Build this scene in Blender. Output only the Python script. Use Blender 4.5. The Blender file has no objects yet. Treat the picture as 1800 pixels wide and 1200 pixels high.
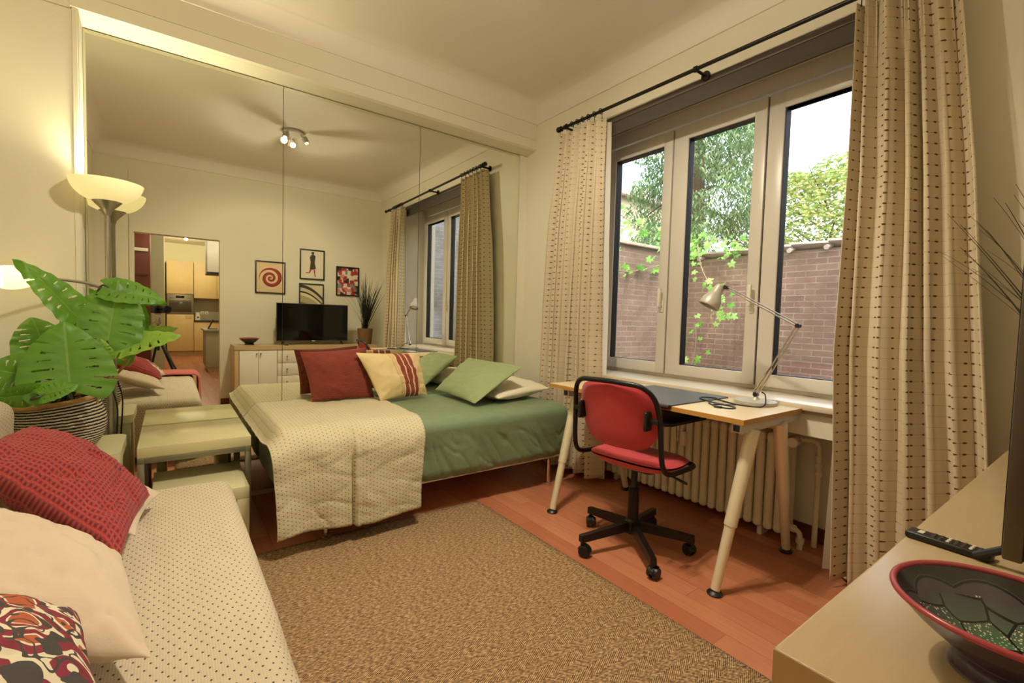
import bpy, bmesh, math, random
from mathutils import Vector, Matrix, noise
R_ = math.radians
random.seed(7)
scene = bpy.context.scene
COL = scene.collection

# ------------------------------------------------------------------ objects
def link(o):
    COL.objects.link(o); return o

def tag(o, label=None, cat=None, group=None, kind=None):
    if label: o['label'] = label
    if cat: o['category'] = cat
    if group: o['group'] = group
    if kind: o['kind'] = kind
    return o

def thing(name, label, cat, loc=(0, 0, 0), group=None):
    o = bpy.data.objects.new(name, None); o.empty_display_size = .05
    o.location = loc; link(o)
    return tag(o, label, cat, group)

def root_loc(o):
    v = Vector(o.location)
    while o.parent:
        o = o.parent; v = v + Vector(o.location)
    return v

def mesh(name, bm, m, parent=None, smooth=True, loc=None, mods=()):
    """bm is in world coordinates; the object's origin is the parent's (or loc)."""
    off = root_loc(parent) if parent else Vector(loc or (0, 0, 0))
    bmesh.ops.translate(bm, verts=bm.verts, vec=-off)
    bmesh.ops.recalc_face_normals(bm, faces=bm.faces)
    me = bpy.data.meshes.new(name); bm.to_mesh(me); bm.free()
    if smooth:
        me.polygons.foreach_set('use_smooth', [True] * len(me.polygons))
        try: me.set_sharp_from_angle(angle=R_(38))
        except Exception: pass
    for mm in (m if isinstance(m, (list, tuple)) else [m]): me.materials.append(mm)
    o = bpy.data.objects.new(name, me); link(o)
    if parent: o.parent = parent
    else: o.location = off
    for k, kw in mods:
        md = o.modifiers.new(k, k)
        for a, b in kw.items(): setattr(md, a, b)
    return o

def solo(name, bm, m, label, cat, loc, group=None, **k):
    return tag(mesh(name, bm, m, None, loc=loc, **k), label, cat, group)

def struct(name, bm, m, parent=None, **k):
    o = mesh(name, bm, m, parent, **k)
    if not parent: o['kind'] = 'structure'
    return o

def dup_tree(o, parent=None):
    c = o.copy(); link(c)
    if parent is not None: c.parent = parent
    for ch in list(o.children): dup_tree(ch, c)
    return c

# ------------------------------------------------------------------ bmesh shapes
def B(): return bmesh.new()

def join(bm, other):
    me = bpy.data.meshes.new('tmp'); other.to_mesh(me); other.free()
    bm.from_mesh(me); bpy.data.meshes.remove(me)

def box(bm, x0, x1, y0, y1, z0, z1, bev=0, seg=2, mi=0, M=None):
    t = B() if (bev or M is not None) else bm
    v = [t.verts.new((x, y, z)) for x in (x0, x1) for y in (y0, y1) for z in (z0, z1)]
    fs = [t.faces.new([v[i] for i in q]) for q in ((0, 1, 3, 2), (4, 6, 7, 5), (0, 4, 5, 1), (2, 3, 7, 6), (0, 2, 6, 4), (1, 5, 7, 3))]
    for f in fs: f.material_index = mi
    if bev: bmesh.ops.bevel(t, geom=t.edges[:] , offset=bev, segments=seg, affect='EDGES', profile=.5)
    if M is not None: bmesh.ops.transform(t, matrix=M, verts=t.verts)
    if t is not bm:
        for f in t.faces: f.material_index = mi
        join(bm, t)
    return bm

def catmull(pts, n=8, closed=False):
    P = [Vector(p) for p in pts]; out = []
    N = len(P)
    rng = range(N if closed else N - 1)
    for i in rng:
        if closed: a, b, c, d = P[(i - 1) % N], P[i], P[(i + 1) % N], P[(i + 2) % N]
        else: a, b, c, d = P[max(i - 1, 0)], P[i], P[i + 1], P[min(i + 2, N - 1)]
        for k in range(n):
            t = k / n
            out.append(.5 * ((2 * b) + (c - a) * t + (2 * a - 5 * b + 4 * c - d) * t * t + (3 * b - a - 3 * c + d) * t ** 3))
    if not closed: out.append(P[-1])
    return out

def tube(bm, pts, r, seg=10, cap=True, closed=False, mi=0, flat=1.0):
    P = [Vector(p) for p in pts]; N = len(P)
    rad = r if isinstance(r, (list, tuple)) else [r] * N
    if len(rad) != N: rad = [rad[0] + (rad[-1] - rad[0]) * i / (N - 1) for i in range(N)]
    T = []
    for i in range(N):
        a = P[(i - 1) % N] if (closed or i > 0) else P[i]
        b = P[(i + 1) % N] if (closed or i < N - 1) else P[i]
        d = b - a
        T.append(d.normalized() if d.length > 1e-9 else Vector((0, 0, 1)))
    ref = Vector((0, 0, 1)) if abs(T[0].z) < .9 else Vector((1, 0, 0))
    n = T[0].cross(ref).normalized()
    rings = []
    for i in range(N):
        n = (n - T[i] * n.dot(T[i]))
        n = n.normalized() if n.length > 1e-9 else T[i].orthogonal().normalized()
        b = T[i].cross(n)
        rings.append([bm.verts.new(P[i] + (n * math.cos(2 * math.pi * k / seg) + b * math.sin(2 * math.pi * k / seg) * flat) * rad[i]) for k in range(seg)])
    M = N if closed else N - 1
    for i in range(M):
        A, C = rings[i], rings[(i + 1) % N]
        for k in range(seg):
            f = bm.faces.new((A[k], A[(k + 1) % seg], C[(k + 1) % seg], C[k])); f.material_index = mi
    if cap and not closed:
        f = bm.faces.new(rings[0][::-1]); f.material_index = mi
        f = bm.faces.new(rings[-1]); f.material_index = mi
    return bm

def lathe(bm, prof, c=(0, 0, 0), seg=32, M=None, sx=1, sy=1, mi=0):
    c = Vector(c); rings = []
    for (r, z) in prof:
        if r < 1e-6:
            rings.append([bm.verts.new((0, 0, z))])
        else:
            rings.append([bm.verts.new((r * sx * math.cos(2 * math.pi * k / seg), r * sy * math.sin(2 * math.pi * k / seg), z)) for k in range(seg)])
    allv = [v for g in rings for v in g]
    for A, C in zip(rings, rings[1:]):
        for k in range(seg):
            q = [A[k % len(A)], A[(k + 1) % len(A)], C[(k + 1) % len(C)], C[k % len(C)]]
            u = []
            for v in q:
                if v not in u: u.append(v)
            if len(u) > 2:
                f = bm.faces.new(u); f.material_index = mi
    if M is not None: bmesh.ops.transform(bm, matrix=M, verts=allv)
    bmesh.ops.translate(bm, verts=allv, vec=c)
    return bm

def surf(bm, nu, nv, fn, uvf=None, mi=0, closed=False):
    """grid of (nu+1) x (nv+1) points; fn(u,v) in 0..1; uvf gives uv in metres"""
    ul = bm.loops.layers.uv.verify() if uvf else None
    V = [[bm.verts.new(fn(i / nu, j / nv)) for j in range(nv + 1)] for i in range(nu + (0 if closed else 1))]
    n = len(V)
    for i in range(nu):
        for j in range(nv):
            idx = ((i, j), (i + 1, j), (i + 1, j + 1), (i, j + 1))
            f = bm.faces.new([V[a % n][b] for a, b in idx]); f.material_index = mi
            if ul:
                for l, (a, b) in zip(f.loops, idx): l[ul].uv = uvf(a / nu, b / nv)
    return V

def prism(bm, poly, axis, a, b, mi=0):
    """poly: 2D points in the two other axes, extruded along axis from a to b"""
    def p(q, t):
        if axis == 0: return (t, q[0], q[1])
        if axis == 1: return (q[0], t, q[1])
        return (q[0], q[1], t)
    A = [bm.verts.new(p(q, a)) for q in poly]; C = [bm.verts.new(p(q, b)) for q in poly]
    fs = [bm.faces.new(A), bm.faces.new(C[::-1])]
    n = len(poly)
    for i in range(n): fs.append(bm.faces.new((A[i], C[i], C[(i + 1) % n], A[(i + 1) % n])))
    for f in fs: f.material_index = mi
    return bm

def rrect(x0, x1, y0, y1, r, n=5):
    out = []
    for cx, cy, a in ((x1 - r, y1 - r, 0), (x0 + r, y1 - r, 90), (x0 + r, y0 + r, 180), (x1 - r, y0 + r, 270)):
        for k in range(n + 1):
            t = R_(a + 90 * k / n); out.append((cx + r * math.cos(t), cy + r * math.sin(t)))
    return out

def dense_box(bm, lo, hi, r, n, disp=None, uv=True):
    """rounded box with many vertices, displaced along its normal by disp(p, nrm)"""
    lo, hi = Vector(lo), Vector(hi)
    ul = bm.loops.layers.uv.verify()
    il, ih = lo + Vector((r,) * 3), hi - Vector((r,) * 3)
    cache = {}
    def vert(p):
        key = tuple(round(c, 5) for c in p)
        if key in cache: return cache[key]
        q = Vector([min(max(p[i], il[i]), ih[i]) for i in range(3)])
        d = Vector(p) - q
        d = d.normalized() if d.length > 1e-9 else Vector((0, 0, 1))
        w = q + d * r
        if disp: w = w + d * disp(w, d)
        cache[key] = bm.verts.new(w); return cache[key]
    for ax in range(3):
        a1, a2 = [k for k in range(3) if k != ax]
        for side in (0, 1):
            c = (lo, hi)[side][ax]
            n1, n2 = n[a1], n[a2]
            for i in range(n1):
                for j in range(n2):
                    q = []
                    for di, dj in ((0, 0), (1, 0), (1, 1), (0, 1)):
                        p = [0, 0, 0]; p[ax] = c
                        p[a1] = lo[a1] + (hi[a1] - lo[a1]) * (i + di) / n1
                        p[a2] = lo[a2] + (hi[a2] - lo[a2]) * (j + dj) / n2
                        q.append(p)
                    f = bm.faces.new([vert(p) for p in q])
                    for l, p in zip(f.loops, q):
                        if ax == 2: l[ul].uv = (p[0], p[1])
                        elif ax == 0: l[ul].uv = ((p[2] - lo[2]) * (1 if side == 0 else -1) + (0 if side == 0 else hi[0] + hi[2] - lo[2]), p[1])
                        else: l[ul].uv = (p[0], p[1] + (p[2] - hi[2]) * (1 if side == 0 else -1))
    return bm

def fbm(p, o=4): return noise.fractal(Vector(p), 1.0, 2.0, o, noise_basis='PERLIN_ORIGINAL')
def nz(p): return noise.noise(Vector(p))

def pillow_bm(A, Bq, C, D, thick, seed=0, pinch=.07, wr=.006, n=36, sag=0., flange=0.):
    """A,B bottom corners, C,D top corners (A-B-C-D around); stuffed cushion"""
    A, Bq, C, D = map(Vector, (A, Bq, C, D))
    w = ((Bq - A).length + (C - D).length) / 2; h = ((D - A).length + (C - Bq).length) / 2
    nr = (Bq - A).cross(D - A).normalized()
    bm = B(); ul = bm.loops.layers.uv.verify()
    def pos(u, v, side):
        uu = u * (1 - pinch * (1 - v * v) ** 1.2 * abs(u) ** 1.5); vv = v * (1 - pinch * (1 - u * u) ** 1.2 * abs(v) ** 1.5)
        a, b = (uu + 1) / 2, (vv + 1) / 2
        p = A * (1 - a) * (1 - b) + Bq * a * (1 - b) + C * a * b + D * (1 - a) * b
        e = max(0, (1 - abs(u) ** 2.2)) ** .55 * max(0, (1 - abs(v) ** 2.2)) ** .55
        t = thick / 2 * e
        s = Vector((u * 2.2 + seed, v * 2.2, side * 3 + seed))
        cr = (abs(u) * abs(v)) ** 1.5
        ang = math.atan2(v, u)
        wk = wr * fbm(s * 1.3) * (.4 + e) + wr * .8 * math.sin(ang * 26 + 4 * nz(s)) * cr * (1 - max(abs(u), abs(v)) ** 8)
        wk += -wr * 1.5 * max(0, 1 - abs(nz(s * .9 + Vector((5, 1, 2)))) * 9) * e
        return p + nr * (side * (t + wk * (1 if e > 0 else 0))) - nr * sag * e
    grid = {}
    for side in (1, -1):
        for i in range(n + 1):
            for j in range(n + 1):
                # ease so vertices crowd at the rim
                u = math.sin((2 * i / n - 1) * math.pi / 2); v = math.sin((2 * j / n - 1) * math.pi / 2)
                edge = i in (0, n) or j in (0, n)
                if edge and side == -1: grid[(-1, i, j)] = grid[(1, i, j)]
                else: grid[(side, i, j)] = bm.verts.new(pos(u, v, side))
    for side in (1, -1):
        for i in range(n):
            for j in range(n):
                q = [(i, j), (i + 1, j), (i + 1, j + 1), (i, j + 1)]
                f = bm.faces.new([grid[(side,) + k] for k in (q if side == 1 else q[::-1])])
                for l, (a, b) in zip(f.loops, q if side == 1 else q[::-1]):
                    l[ul].uv = (math.sin((2 * a / n - 1) * math.pi / 2) * w / 2 + w / 2, math.sin((2 * b / n - 1) * math.pi / 2) * h / 2 + h / 2)
    return bm

def path_resample(pts, n):
    P = [Vector(p) for p in pts]; L = [0]
    for a, b in zip(P, P[1:]): L.append(L[-1] + (b - a).length)
    out = []
    for k in range(n + 1):
        s = L[-1] * k / n; i = 0
        while i < len(L) - 2 and L[i + 1] < s: i += 1
        t = (s - L[i]) / max(L[i + 1] - L[i], 1e-9)
        out.append(P[i].lerp(P[i + 1], t))
    return out, L[-1]

def arc(cx, cz, r, a0, a1, n=8):
    return [(cx + r * math.cos(R_(a0 + (a1 - a0) * k / n)), cz + r * math.sin(R_(a0 + (a1 - a0) * k / n))) for k in range(n + 1)]

# ------------------------------------------------------------------ materials
def lin(c):
    return c / 12.92 if c <= .04045 else ((c + .055) / 1.055) ** 2.4
def rgb(h):
    if isinstance(h, str):
        h = h.lstrip('#'); return tuple(lin(int(h[i:i + 2], 16) / 255) for i in (0, 2, 4)) + (1,)
    return tuple(h) + (1,)

class NT:
    """small node-tree writer"""
    def __init__(s, name):
        s.m = bpy.data.materials.new(name); s.m.use_nodes = True
        s.t = s.m.node_tree; s.n = s.t.nodes; s.l = s.t.links
        s.b = s.n['Principled BSDF']; s.out = s.n['Material Output']
    def new(s, kind, **k):
        x = s.n.new(kind)
        for a, b in k.items(): setattr(x, a, b)
        return x
    def put(s, sock, v):
        if isinstance(v, bpy.types.NodeSocket): s.l.new(v, sock)
        else: sock.default_value = v
    def f(s, op, a, b=0., c=0., clamp=False):
        x = s.new('ShaderNodeMath', operation=op, use_clamp=clamp)
        s.put(x.inputs[0], a); s.put(x.inputs[1], b); s.put(x.inputs[2], c)
        return x.outputs[0]
    def mix(s, fac, a, b, blend='MIX'):
        x = s.new('ShaderNodeMix', data_type='RGBA', blend_type=blend)
        s.put(x.inputs[0], fac); s.put(x.inputs[6], a); s.put(x.inputs[7], b)
        return x.outputs[2]
    def obj(s): return s.new('ShaderNodeTexCoord').outputs['Object']
    def uv(s): return s.new('ShaderNodeTexCoord').outputs['UV']
    def sep(s, v):
        x = s.new('ShaderNodeSeparateXYZ'); s.l.new(v, x.inputs[0]); return x.outputs
    def comb(s, a, b, c=0.):
        x = s.new('ShaderNodeCombineXYZ'); s.put(x.inputs[0], a); s.put(x.inputs[1], b); s.put(x.inputs[2], c); return x.outputs[0]
    def scale(s, v, sc, rot=(0, 0, 0), loc=(0, 0, 0)):
        x = s.new('ShaderNodeMapping'); s.l.new(v, x.inputs[0]); x.inputs['Scale'].default_value = sc
        x.inputs['Rotation'].default_value = rot; x.inputs['Location'].default_value = loc; return x.outputs[0]
    def noise(s, v, sc, det=3., rough=.5, dist=0.):
        x = s.new('ShaderNodeTexNoise'); s.l.new(v, x.inputs['Vector'])
        x.inputs['Scale'].default_value = sc; x.inputs['Detail'].default_value = det
        x.inputs['Roughness'].default_value = rough; x.inputs['Distortion'].default_value = dist
        return x.outputs['Fac']
    def ramp(s, f, stops, interp='LINEAR'):
        x = s.new('ShaderNodeValToRGB'); s.l.new(f, x.inputs[0]); cr = x.color_ramp; cr.interpolation = interp
        while len(cr.elements) > 1: cr.elements.remove(cr.elements[-1])
        cr.elements[0].position = stops[0][0]; cr.elements[0].color = rgb(stops[0][1])
        for p, c in stops[1:]:
            e = cr.elements.new(p); e.color = rgb(c)
        return x.outputs[0]
    def bump(s, h, strength=.3, dist=.002, prev=None):
        x = s.new('ShaderNodeBump'); s.l.new(h, x.inputs['Height'])
        x.inputs['Strength'].default_value = strength; x.inputs['Distance'].default_value = dist
        if prev: s.l.new(prev, x.inputs['Normal'])
        s.l.new(x.outputs[0], s.b.inputs['Normal']); return x.outputs[0]
    def set(s, col=None, rough=None, metal=None, **k):
        if col is not None: s.put(s.b.inputs['Base Color'], rgb(col) if isinstance(col, (str, tuple)) and not isinstance(col, bpy.types.NodeSocket) else col)
        if rough is not None: s.put(s.b.inputs['Roughness'], rough)
        if metal is not None: s.put(s.b.inputs['Metallic'], metal)
        for a, v in k.items(): s.put(s.b.inputs[a.replace('_', ' ')], v)
        return s.m

def plain(name, col, rough=.5, metal=0., var=.06, bs=0, bstr=.15, bdist=.001, **k):
    """one colour with a little procedural unevenness and optional fine bump"""
    t = NT(name); o = t.obj()
    c = rgb(col)
    n = t.noise(o, 6., 4.)
    d = tuple(x * (1 - var) for x in c[:3]) + (1,); e = tuple(min(1, x * (1 + var)) for x in c[:3]) + (1,)
    t.set(None, rough, metal, **k)
    t.put(t.b.inputs['Base Color'], t.mix(n, d, e))
    if bs: t.bump(t.noise(o, bs, 3.), bstr, bdist)
    return t.m

def emis(name, col, st, base='#ffffff'):
    t = NT(name); t.set(base, .5); t.put(t.b.inputs['Emission Color'], rgb(col)); t.put(t.b.inputs['Emission Strength'], st); return t.m
MT = {}
# walls: painted plaster
def paint(name, col, bstr=.12):
    t = NT(name); o = t.obj()
    n = t.noise(o, 1.3, 3.); c = rgb(col)
    t.set(None, .62); t.put(t.b.inputs['Base Color'], t.mix(n, tuple(x * .97 for x in c[:3]) + (1,), tuple(min(1, x * 1.02) for x in c[:3]) + (1,)))
    a = t.bump(t.noise(o, 90., 3.), bstr, .0015); t.bump(t.noise(o, 7., 2.), .1, .004, a); return t.m
MT['wall'] = paint('wall_paint', '#e6dfc8')
MT['ceil'] = paint('ceiling_paint', '#e9e1d2', .06)
MT['trimp'] = paint('trim_paint', '#e8e1ca', .04)
MT['hallwall'] = paint('hall_paint', '#d8d0a8')

def wood_floor():
    t = NT('floor_boards'); o = t.obj(); x, y, z = t.sep(o)
    w = .092
    row = t.f('FLOOR', t.f('DIVIDE', y, w))
    fy = t.f('FRACT', t.f('DIVIDE', y, w))
    off = t.f('FRACT', t.f('MULTIPLY', t.f('SINE', t.f('MULTIPLY', row, 12.9898)), 43758.5))
    xs = t.f('ADD', t.f('DIVIDE', x, 1.1), off)
    seg = t.f('FLOOR', xs); fx = t.f('FRACT', xs)
    rnd = t.f('FRACT', t.f('MULTIPLY', t.f('SINE', t.f('ADD', t.f('MULTIPLY', row, 7.13), t.f('MULTIPLY', seg, 31.7))), 9371.3))
    g = t.noise(t.comb(t.f('MULTIPLY', x, 3.), t.f('MULTIPLY', y, 70.), rnd), 1., 5., .6, .6)
    c1 = t.ramp(rnd, [(0, '#b06a4a'), (.35, '#ca8560'), (.7, '#bc7452'), (1, '#d6966e')])
    c = t.mix(t.f('MULTIPLY', g, .55), c1, rgb('#8e4c32'))
    seam = t.f('MAXIMUM', t.f('LESS_THAN', fy, .025), t.f('LESS_THAN', fx, .002))
    t.set(t.mix(t.f('MULTIPLY', seam, .5), c, rgb('#4a2212')), .3)
    t.put(t.b.inputs['Roughness'], t.f('ADD', .26, t.f('MULTIPLY', g, .2)))
    t.bump(t.f('SUBTRACT', t.f('MULTIPLY', g, .15), seam), .25, .001); return t.m
MT['floor'] = wood_floor()

def rug_mat():
    t = NT('sisal_weave'); o = t.obj(); x, y, z = t.sep(o)
    w = .075
    k = t.f('DIVIDE', x, w); tri = t.f('ABSOLUTE', t.f('SUBTRACT', t.f('FRACT', k), .5))
    s = t.f('ADD', t.f('MULTIPLY', y, 1.), t.f('MULTIPLY', tri, w * 2.))
    wv = t.f('SINE', t.f('MULTIPLY', s, 2 * math.pi / .0125))
    fine = t.f('MULTIPLY_ADD', t.noise(t.scale(o, (150, 60, 1)), 1., 2.), 1.5, -.25)
    big = t.noise(o, 4., 4.)
    h = t.f('ADD', t.f('MULTIPLY', wv, .3), fine)
    c = t.ramp(h, [(.15, '#3e2a16'), (.45, '#8a6a44'), (.62, '#a8855a'), (.95, '#d8b88a')])
    t.set(t.mix(t.f('MULTIPLY', big, .3), c, rgb('#7d5731')), .9)
    t.bump(h, .8, .003); return t.m
MT['rug'] = rug_mat()

def dotted(name, base, dot, pitch=.017, r=.19, rib=True, bigw=.0):
    t = NT(name); u, v, _ = t.sep(t.uv())
    a = t.f('DIVIDE', u, pitch); b = t.f('DIVIDE', v, pitch)
    row = t.f('FLOOR', a)
    sh = t.f('MULTIPLY', t.f('FRACT', t.f('MULTIPLY', row, .5)), 1.)
    fu = t.f('SUBTRACT', t.f('FRACT', a), .5); fv = t.f('SUBTRACT', t.f('FRACT', t.f('ADD', b, sh)), .5)
    d = t.f('SQRT', t.f('ADD', t.f('MULTIPLY', fu, fu), t.f('MULTIPLY', t.f('MULTIPLY', fv, fv), 1.6)))
    m = t.f('LESS_THAN', d, r)
    o = t.obj(); n = t.noise(o, 5., 3.)
    c = rgb(base); e = tuple(x * .9 for x in c[:3]) + (1,)
    t.set(t.mix(m, t.mix(n, e, c), rgb(dot)), .85)
    halo = t.f('SUBTRACT', 1., t.f('MULTIPLY', d, 3.), clamp=True)
    rb = t.f('MULTIPLY', t.f('SINE', t.f('MULTIPLY', v, 2 * math.pi / .0045)), .12)
    h = t.f('SUBTRACT', t.f('ADD', rb, t.f('MULTIPLY', t.noise(o, 28., 3.), 1.2)), halo)
    t.bump(h, .5, .0022); return t.m
MT['dot_far'] = dotted('dotted_throw_cotton', '#ccc09c', '#75593f', .0185, .135)
MT['dot_near'] = dotted('dotted_bedspread_cotton', '#c8b79b', '#3c2d20', .0172, .135)

def fabric(name, col, bsc=220., bstr=.35, rough=.85, var=.08, wr=0.):
    t = NT(name); o = t.obj(); c = rgb(col)
    n = t.noise(o, 7., 4.)
    t.set(t.mix(n, tuple(x * (1 - var) for x in c[:3]) + (1,), tuple(min(1, x * (1 + var)) for x in c[:3]) + (1,)), rough, Sheen_Weight=.15)
    b = t.bump(t.noise(o, bsc, 2.), bstr, .0006)
    if wr:
        t.bump(t.noise(o, 13., 4., .55, 1.2), .55, wr, b)
    return t.m
MT['green'] = fabric('green_cotton', '#73855f', 260., .2, .5, .06, .006)
MT['greenp'] = fabric('green_pillow_cotton', '#929e6c', 260., .2, .7, .05, .003)
MT['cream'] = fabric('cream_cotton', '#cdb79c', 240., .2, .8, .04, .003)
MT['white_f'] = fabric('lining_cotton', '#ece0c4', 240., .2, .8, .04, .002)
MT['redchair'] = fabric('red_wool', '#c03a40', 330., .45, .85, .06)
MT['pink'] = fabric('pink_knit', '#bf6258', 130., .8, .9, .1)

def waffle(name, col, pitch=.0105):
    t = NT(name); u, v, _ = t.sep(t.uv())
    a = t.f('SINE', t.f('MULTIPLY', u, 2 * math.pi / pitch)); b = t.f('SINE', t.f('MULTIPLY', v, 2 * math.pi / pitch))
    h = t.f('MAXIMUM', a, b)
    m = t.f('MULTIPLY_ADD', h, .5, .5)
    c = rgb(col); d = tuple(x * .30 for x in c[:3]) + (1,)  # pits coloured darker, their shade painted into the cloth
    t.set(t.mix(t.f('SMOOTH_MIN', m, .95, .2), d, c), .9, Sheen_Weight=.05)
    t.bump(h, .7, .0025); return t.m
MT['waffle'] = waffle('red_waffle_cotton', '#a83a38', .0125)
MT['waffle2'] = waffle('rust_waffle_cotton', '#98402c', .0065)

def stripes():
    t = NT('striped_cotton'); u, v, _ = t.sep(t.uv())
    f = t.f('DIVIDE', u, .37)
    cr, rd, pk = '#d8c08a', '#84402e', '#e8b294'
    c = t.ramp(f, [(0, cr), (.46, '#c79b6c'), (.475, cr), (.50, '#c79b6c'), (.51, cr), (.535, pk), (.55, rd), (.635, pk), (.66, rd), (.745, pk), (.77, rd), (.855, pk), (.875, cr), (.90, pk), (.91, cr), (.93, pk), (.94, cr)], 'CONSTANT')
    t.set(c, .85); o = t.obj(); b = t.bump(t.noise(o, 250., 2.), .3, .0006); t.bump(t.noise(o, 16., 3.), .4, .004, b); return t.m
MT['stripe'] = stripes()

def animal():
    t = NT('animal_print_cotton'); uv = t.uv()
    w = t.new('ShaderNodeTexNoise'); t.l.new(uv, w.inputs['Vector']); w.inputs['Scale'].default_value = 14; w.inputs['Detail'].default_value = 1
    av = t.new('ShaderNodeVectorMath', operation='MULTIPLY_ADD'); t.l.new(w.outputs['Color'], av.inputs[0]); av.inputs[1].default_value = (.03, .03, 0); t.l.new(uv, av.inputs[2])
    p = av.outputs[0]
    area = t.noise(p, 13., .3)
    ba = t.ramp(area, [(0, '#a8502a'), (.375, '#d9ccae'), (.40, '#7c1a2c'), (.495, '#d9ccae'), (.585, '#7c1a2c'), (.66, '#d9ccae'), (.68, '#a8502a')], 'CONSTANT')
    bl = t.noise(p, 30., .6)
    band = t.f('LESS_THAN', t.f('ABSOLUTE', t.f('SUBTRACT', bl, .385)), .028)
    spot = t.f('GREATER_THAN', bl, .575)
    m = t.f('MAXIMUM', band, spot)
    t.set(t.mix(m, ba, rgb('#3b342f')), .75); t.bump(t.noise(t.obj(), 250., 2.), .2, .0005); return t.m
MT['animal'] = animal()

def curtain_mat():
    t = NT('tufted_curtain_cotton'); u, v, _ = t.sep(t.uv())
    pu, pv = .056, .0405
    fu = t.f('SUBTRACT', t.f('FRACT', t.f('DIVIDE', u, pu)), .5); fv = t.f('SUBTRACT', t.f('FRACT', t.f('DIVIDE', v, pv)), .5)
    du = t.f('DIVIDE', fu, .135); dv = t.f('DIVIDE', fv, .085)
    tuft = t.f('LESS_THAN', t.f('ADD', t.f('MULTIPLY', du, du), t.f('MULTIPLY', dv, dv)), 1.)
    line = t.f('LESS_THAN', t.f('ABSOLUTE', fv), .022)
    n = t.noise(t.obj(), 3., 3.)
    c = t.mix(n, rgb('#dac7a4'), rgb('#e6d8bc'))
    c = t.mix(t.f('MULTIPLY', line, .45), c, rgb('#a08050'))
    c = t.mix(tuft, c, rgb('#6b4122'))
    t.set(c, .9)
    h = t.f('ADD', t.f('MULTIPLY', tuft, 1.), t.f('MULTIPLY', line, -.4))
    t.bump(t.f('ADD', h, t.f('MULTIPLY', t.noise(t.obj(), 40., 2.), .3)), .5, .002)
    tr = t.new('ShaderNodeBsdfTranslucent'); t.put(tr.inputs[0], c)
    mx = t.new('ShaderNodeMixShader'); mx.inputs[0].default_value = .18
    t.l.new(t.b.outputs[0], mx.inputs[1]); t.l.new(tr.outputs[0], mx.inputs[2]); t.l.new(mx.outputs[0], t.out.inputs[0]); return t.m
MT['curtain'] = curtain_mat()
def lining_mat():
    t = NT('curtain_lining'); t.set('#efe6d2', .85)
    t.bump(t.noise(t.obj(), 12., 3.), .3, .003)
    tr = t.new('ShaderNodeBsdfTranslucent'); t.put(tr.inputs[0], rgb('#efe6d2'))
    mx = t.new('ShaderNodeMixShader'); mx.inputs[0].default_value = .35
    t.l.new(t.b.outputs[0], mx.inputs[1]); t.l.new(tr.outputs[0], mx.inputs[2]); t.l.new(mx.outputs[0], t.out.inputs[0]); return t.m
MT['lining'] = lining_mat()

def grain(name, base, dark, ax=1, rough=.35, sc=(40, 3, 40), amt=.45):
    t = NT(name); o = t.obj()
    g = t.noise(t.scale(o, sc), 1., 5., .6, 1.)
    bl = t.noise(o, 5., 3.)
    t.set(t.mix(t.f('MULTIPLY', t.f('ADD', g, bl), amt), rgb(base), rgb(dark)), rough)
    t.bump(g, .04, .0005); return t.m
MT['birch'] = grain('birch_veneer', '#c6ae88', '#a88a60', rough=.28)
MT['birch_edge'] = grain('birch_edge_band', '#cdb184', '#b49564', rough=.4)
MT['beech'] = grain('beech_veneer', '#e0cda4', '#c6a878', rough=.35, sc=(4, 45, 40))
MT['beech_edge'] = grain('beech_edge_band', '#c9964c', '#a8752f', rough=.45, sc=(4, 45, 40))
MT['skirt'] = grain('mahogany_stain', '#7a3a20', '#54220f', rough=.35, sc=(4, 60, 60))
MT['mahog'] = grain('dark_red_wood', '#74301a', '#4c1a0c', rough=.4, sc=(30, 30, 3))
MT['maple'] = grain('maple_fronts', '#e6cc92', '#d0ad6c', rough=.4, sc=(30, 30, 3))

MT['pvc'] = plain('white_pvc', '#d9d1c4', .32, var=.02)
MT['gasket'] = plain('black_gasket', '#15130f', .5)
MT['sill'] = plain('pale_stone_sill', '#d9cdb8', .3, bs=40, bstr=.05)
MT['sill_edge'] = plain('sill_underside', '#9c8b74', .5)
MT['blind'] = plain('grey_blind_cloth', '#4c443c', .8, bs=300, bstr=.2)
MT['blind_case'] = plain('grey_blind_case', '#584f46', .5)
MT['iron'] = plain('black_iron', '#1d1712', .4, .4)
MT['blackp'] = plain('black_plastic', '#151311', .42)
MT['blackgloss'] = plain('black_gloss', '#0b0a0a', .18)
MT['blackmet'] = plain('black_powder_coat', '#171412', .38, .3)
MT['rad'] = plain('radiator_enamel', '#e4dabb', .35, var=.03)
MT['whitep'] = plain('white_plastic', '#e8e0cc', .35, var=.02)
MT['steel'] = plain('brushed_steel', '#a9a294', .34, .9, bs=200, bstr=.08)
MT['silver'] = plain('silver_paint', '#c2bbad', .42, .25)
MT['legm'] = plain('champagne_leg_metal', '#e4d6b6', .32, .25)
MT['tablem'] = plain('grey_leg_metal', '#8f8a72', .42, .6)
MT['chrome'] = plain('chrome', '#cfcac0', .12, 1.)
MT['lacq'] = plain('cream_lacquer', '#d9cf9f', .16, var=.02)
MT['lacq2'] = plain('cream_laminate', '#dbd1a6', .35, var=.02)
MT['front'] = plain('white_cabinet_front', '#e6ddc8', .4, var=.02)
MT['navy'] = plain('slate_blotter', '#4e4c4c', .42, var=.08)
MT['navyedge'] = plain('dark_blotter_edge', '#3a211f', .5)
MT['paper'] = plain('white_paper', '#efe9dd', .6)
MT['bowl_out'] = plain('plum_glaze', '#40323f', .25, var=.15)
MT['bowl_rim'] = plain('red_glaze', '#a8434a', .25, var=.1)
MT['screen'] = plain('tv_glass', '#050506', .06, var=0)
MT['tvback'] = plain('tv_black_shell', '#161412', .5)
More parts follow.
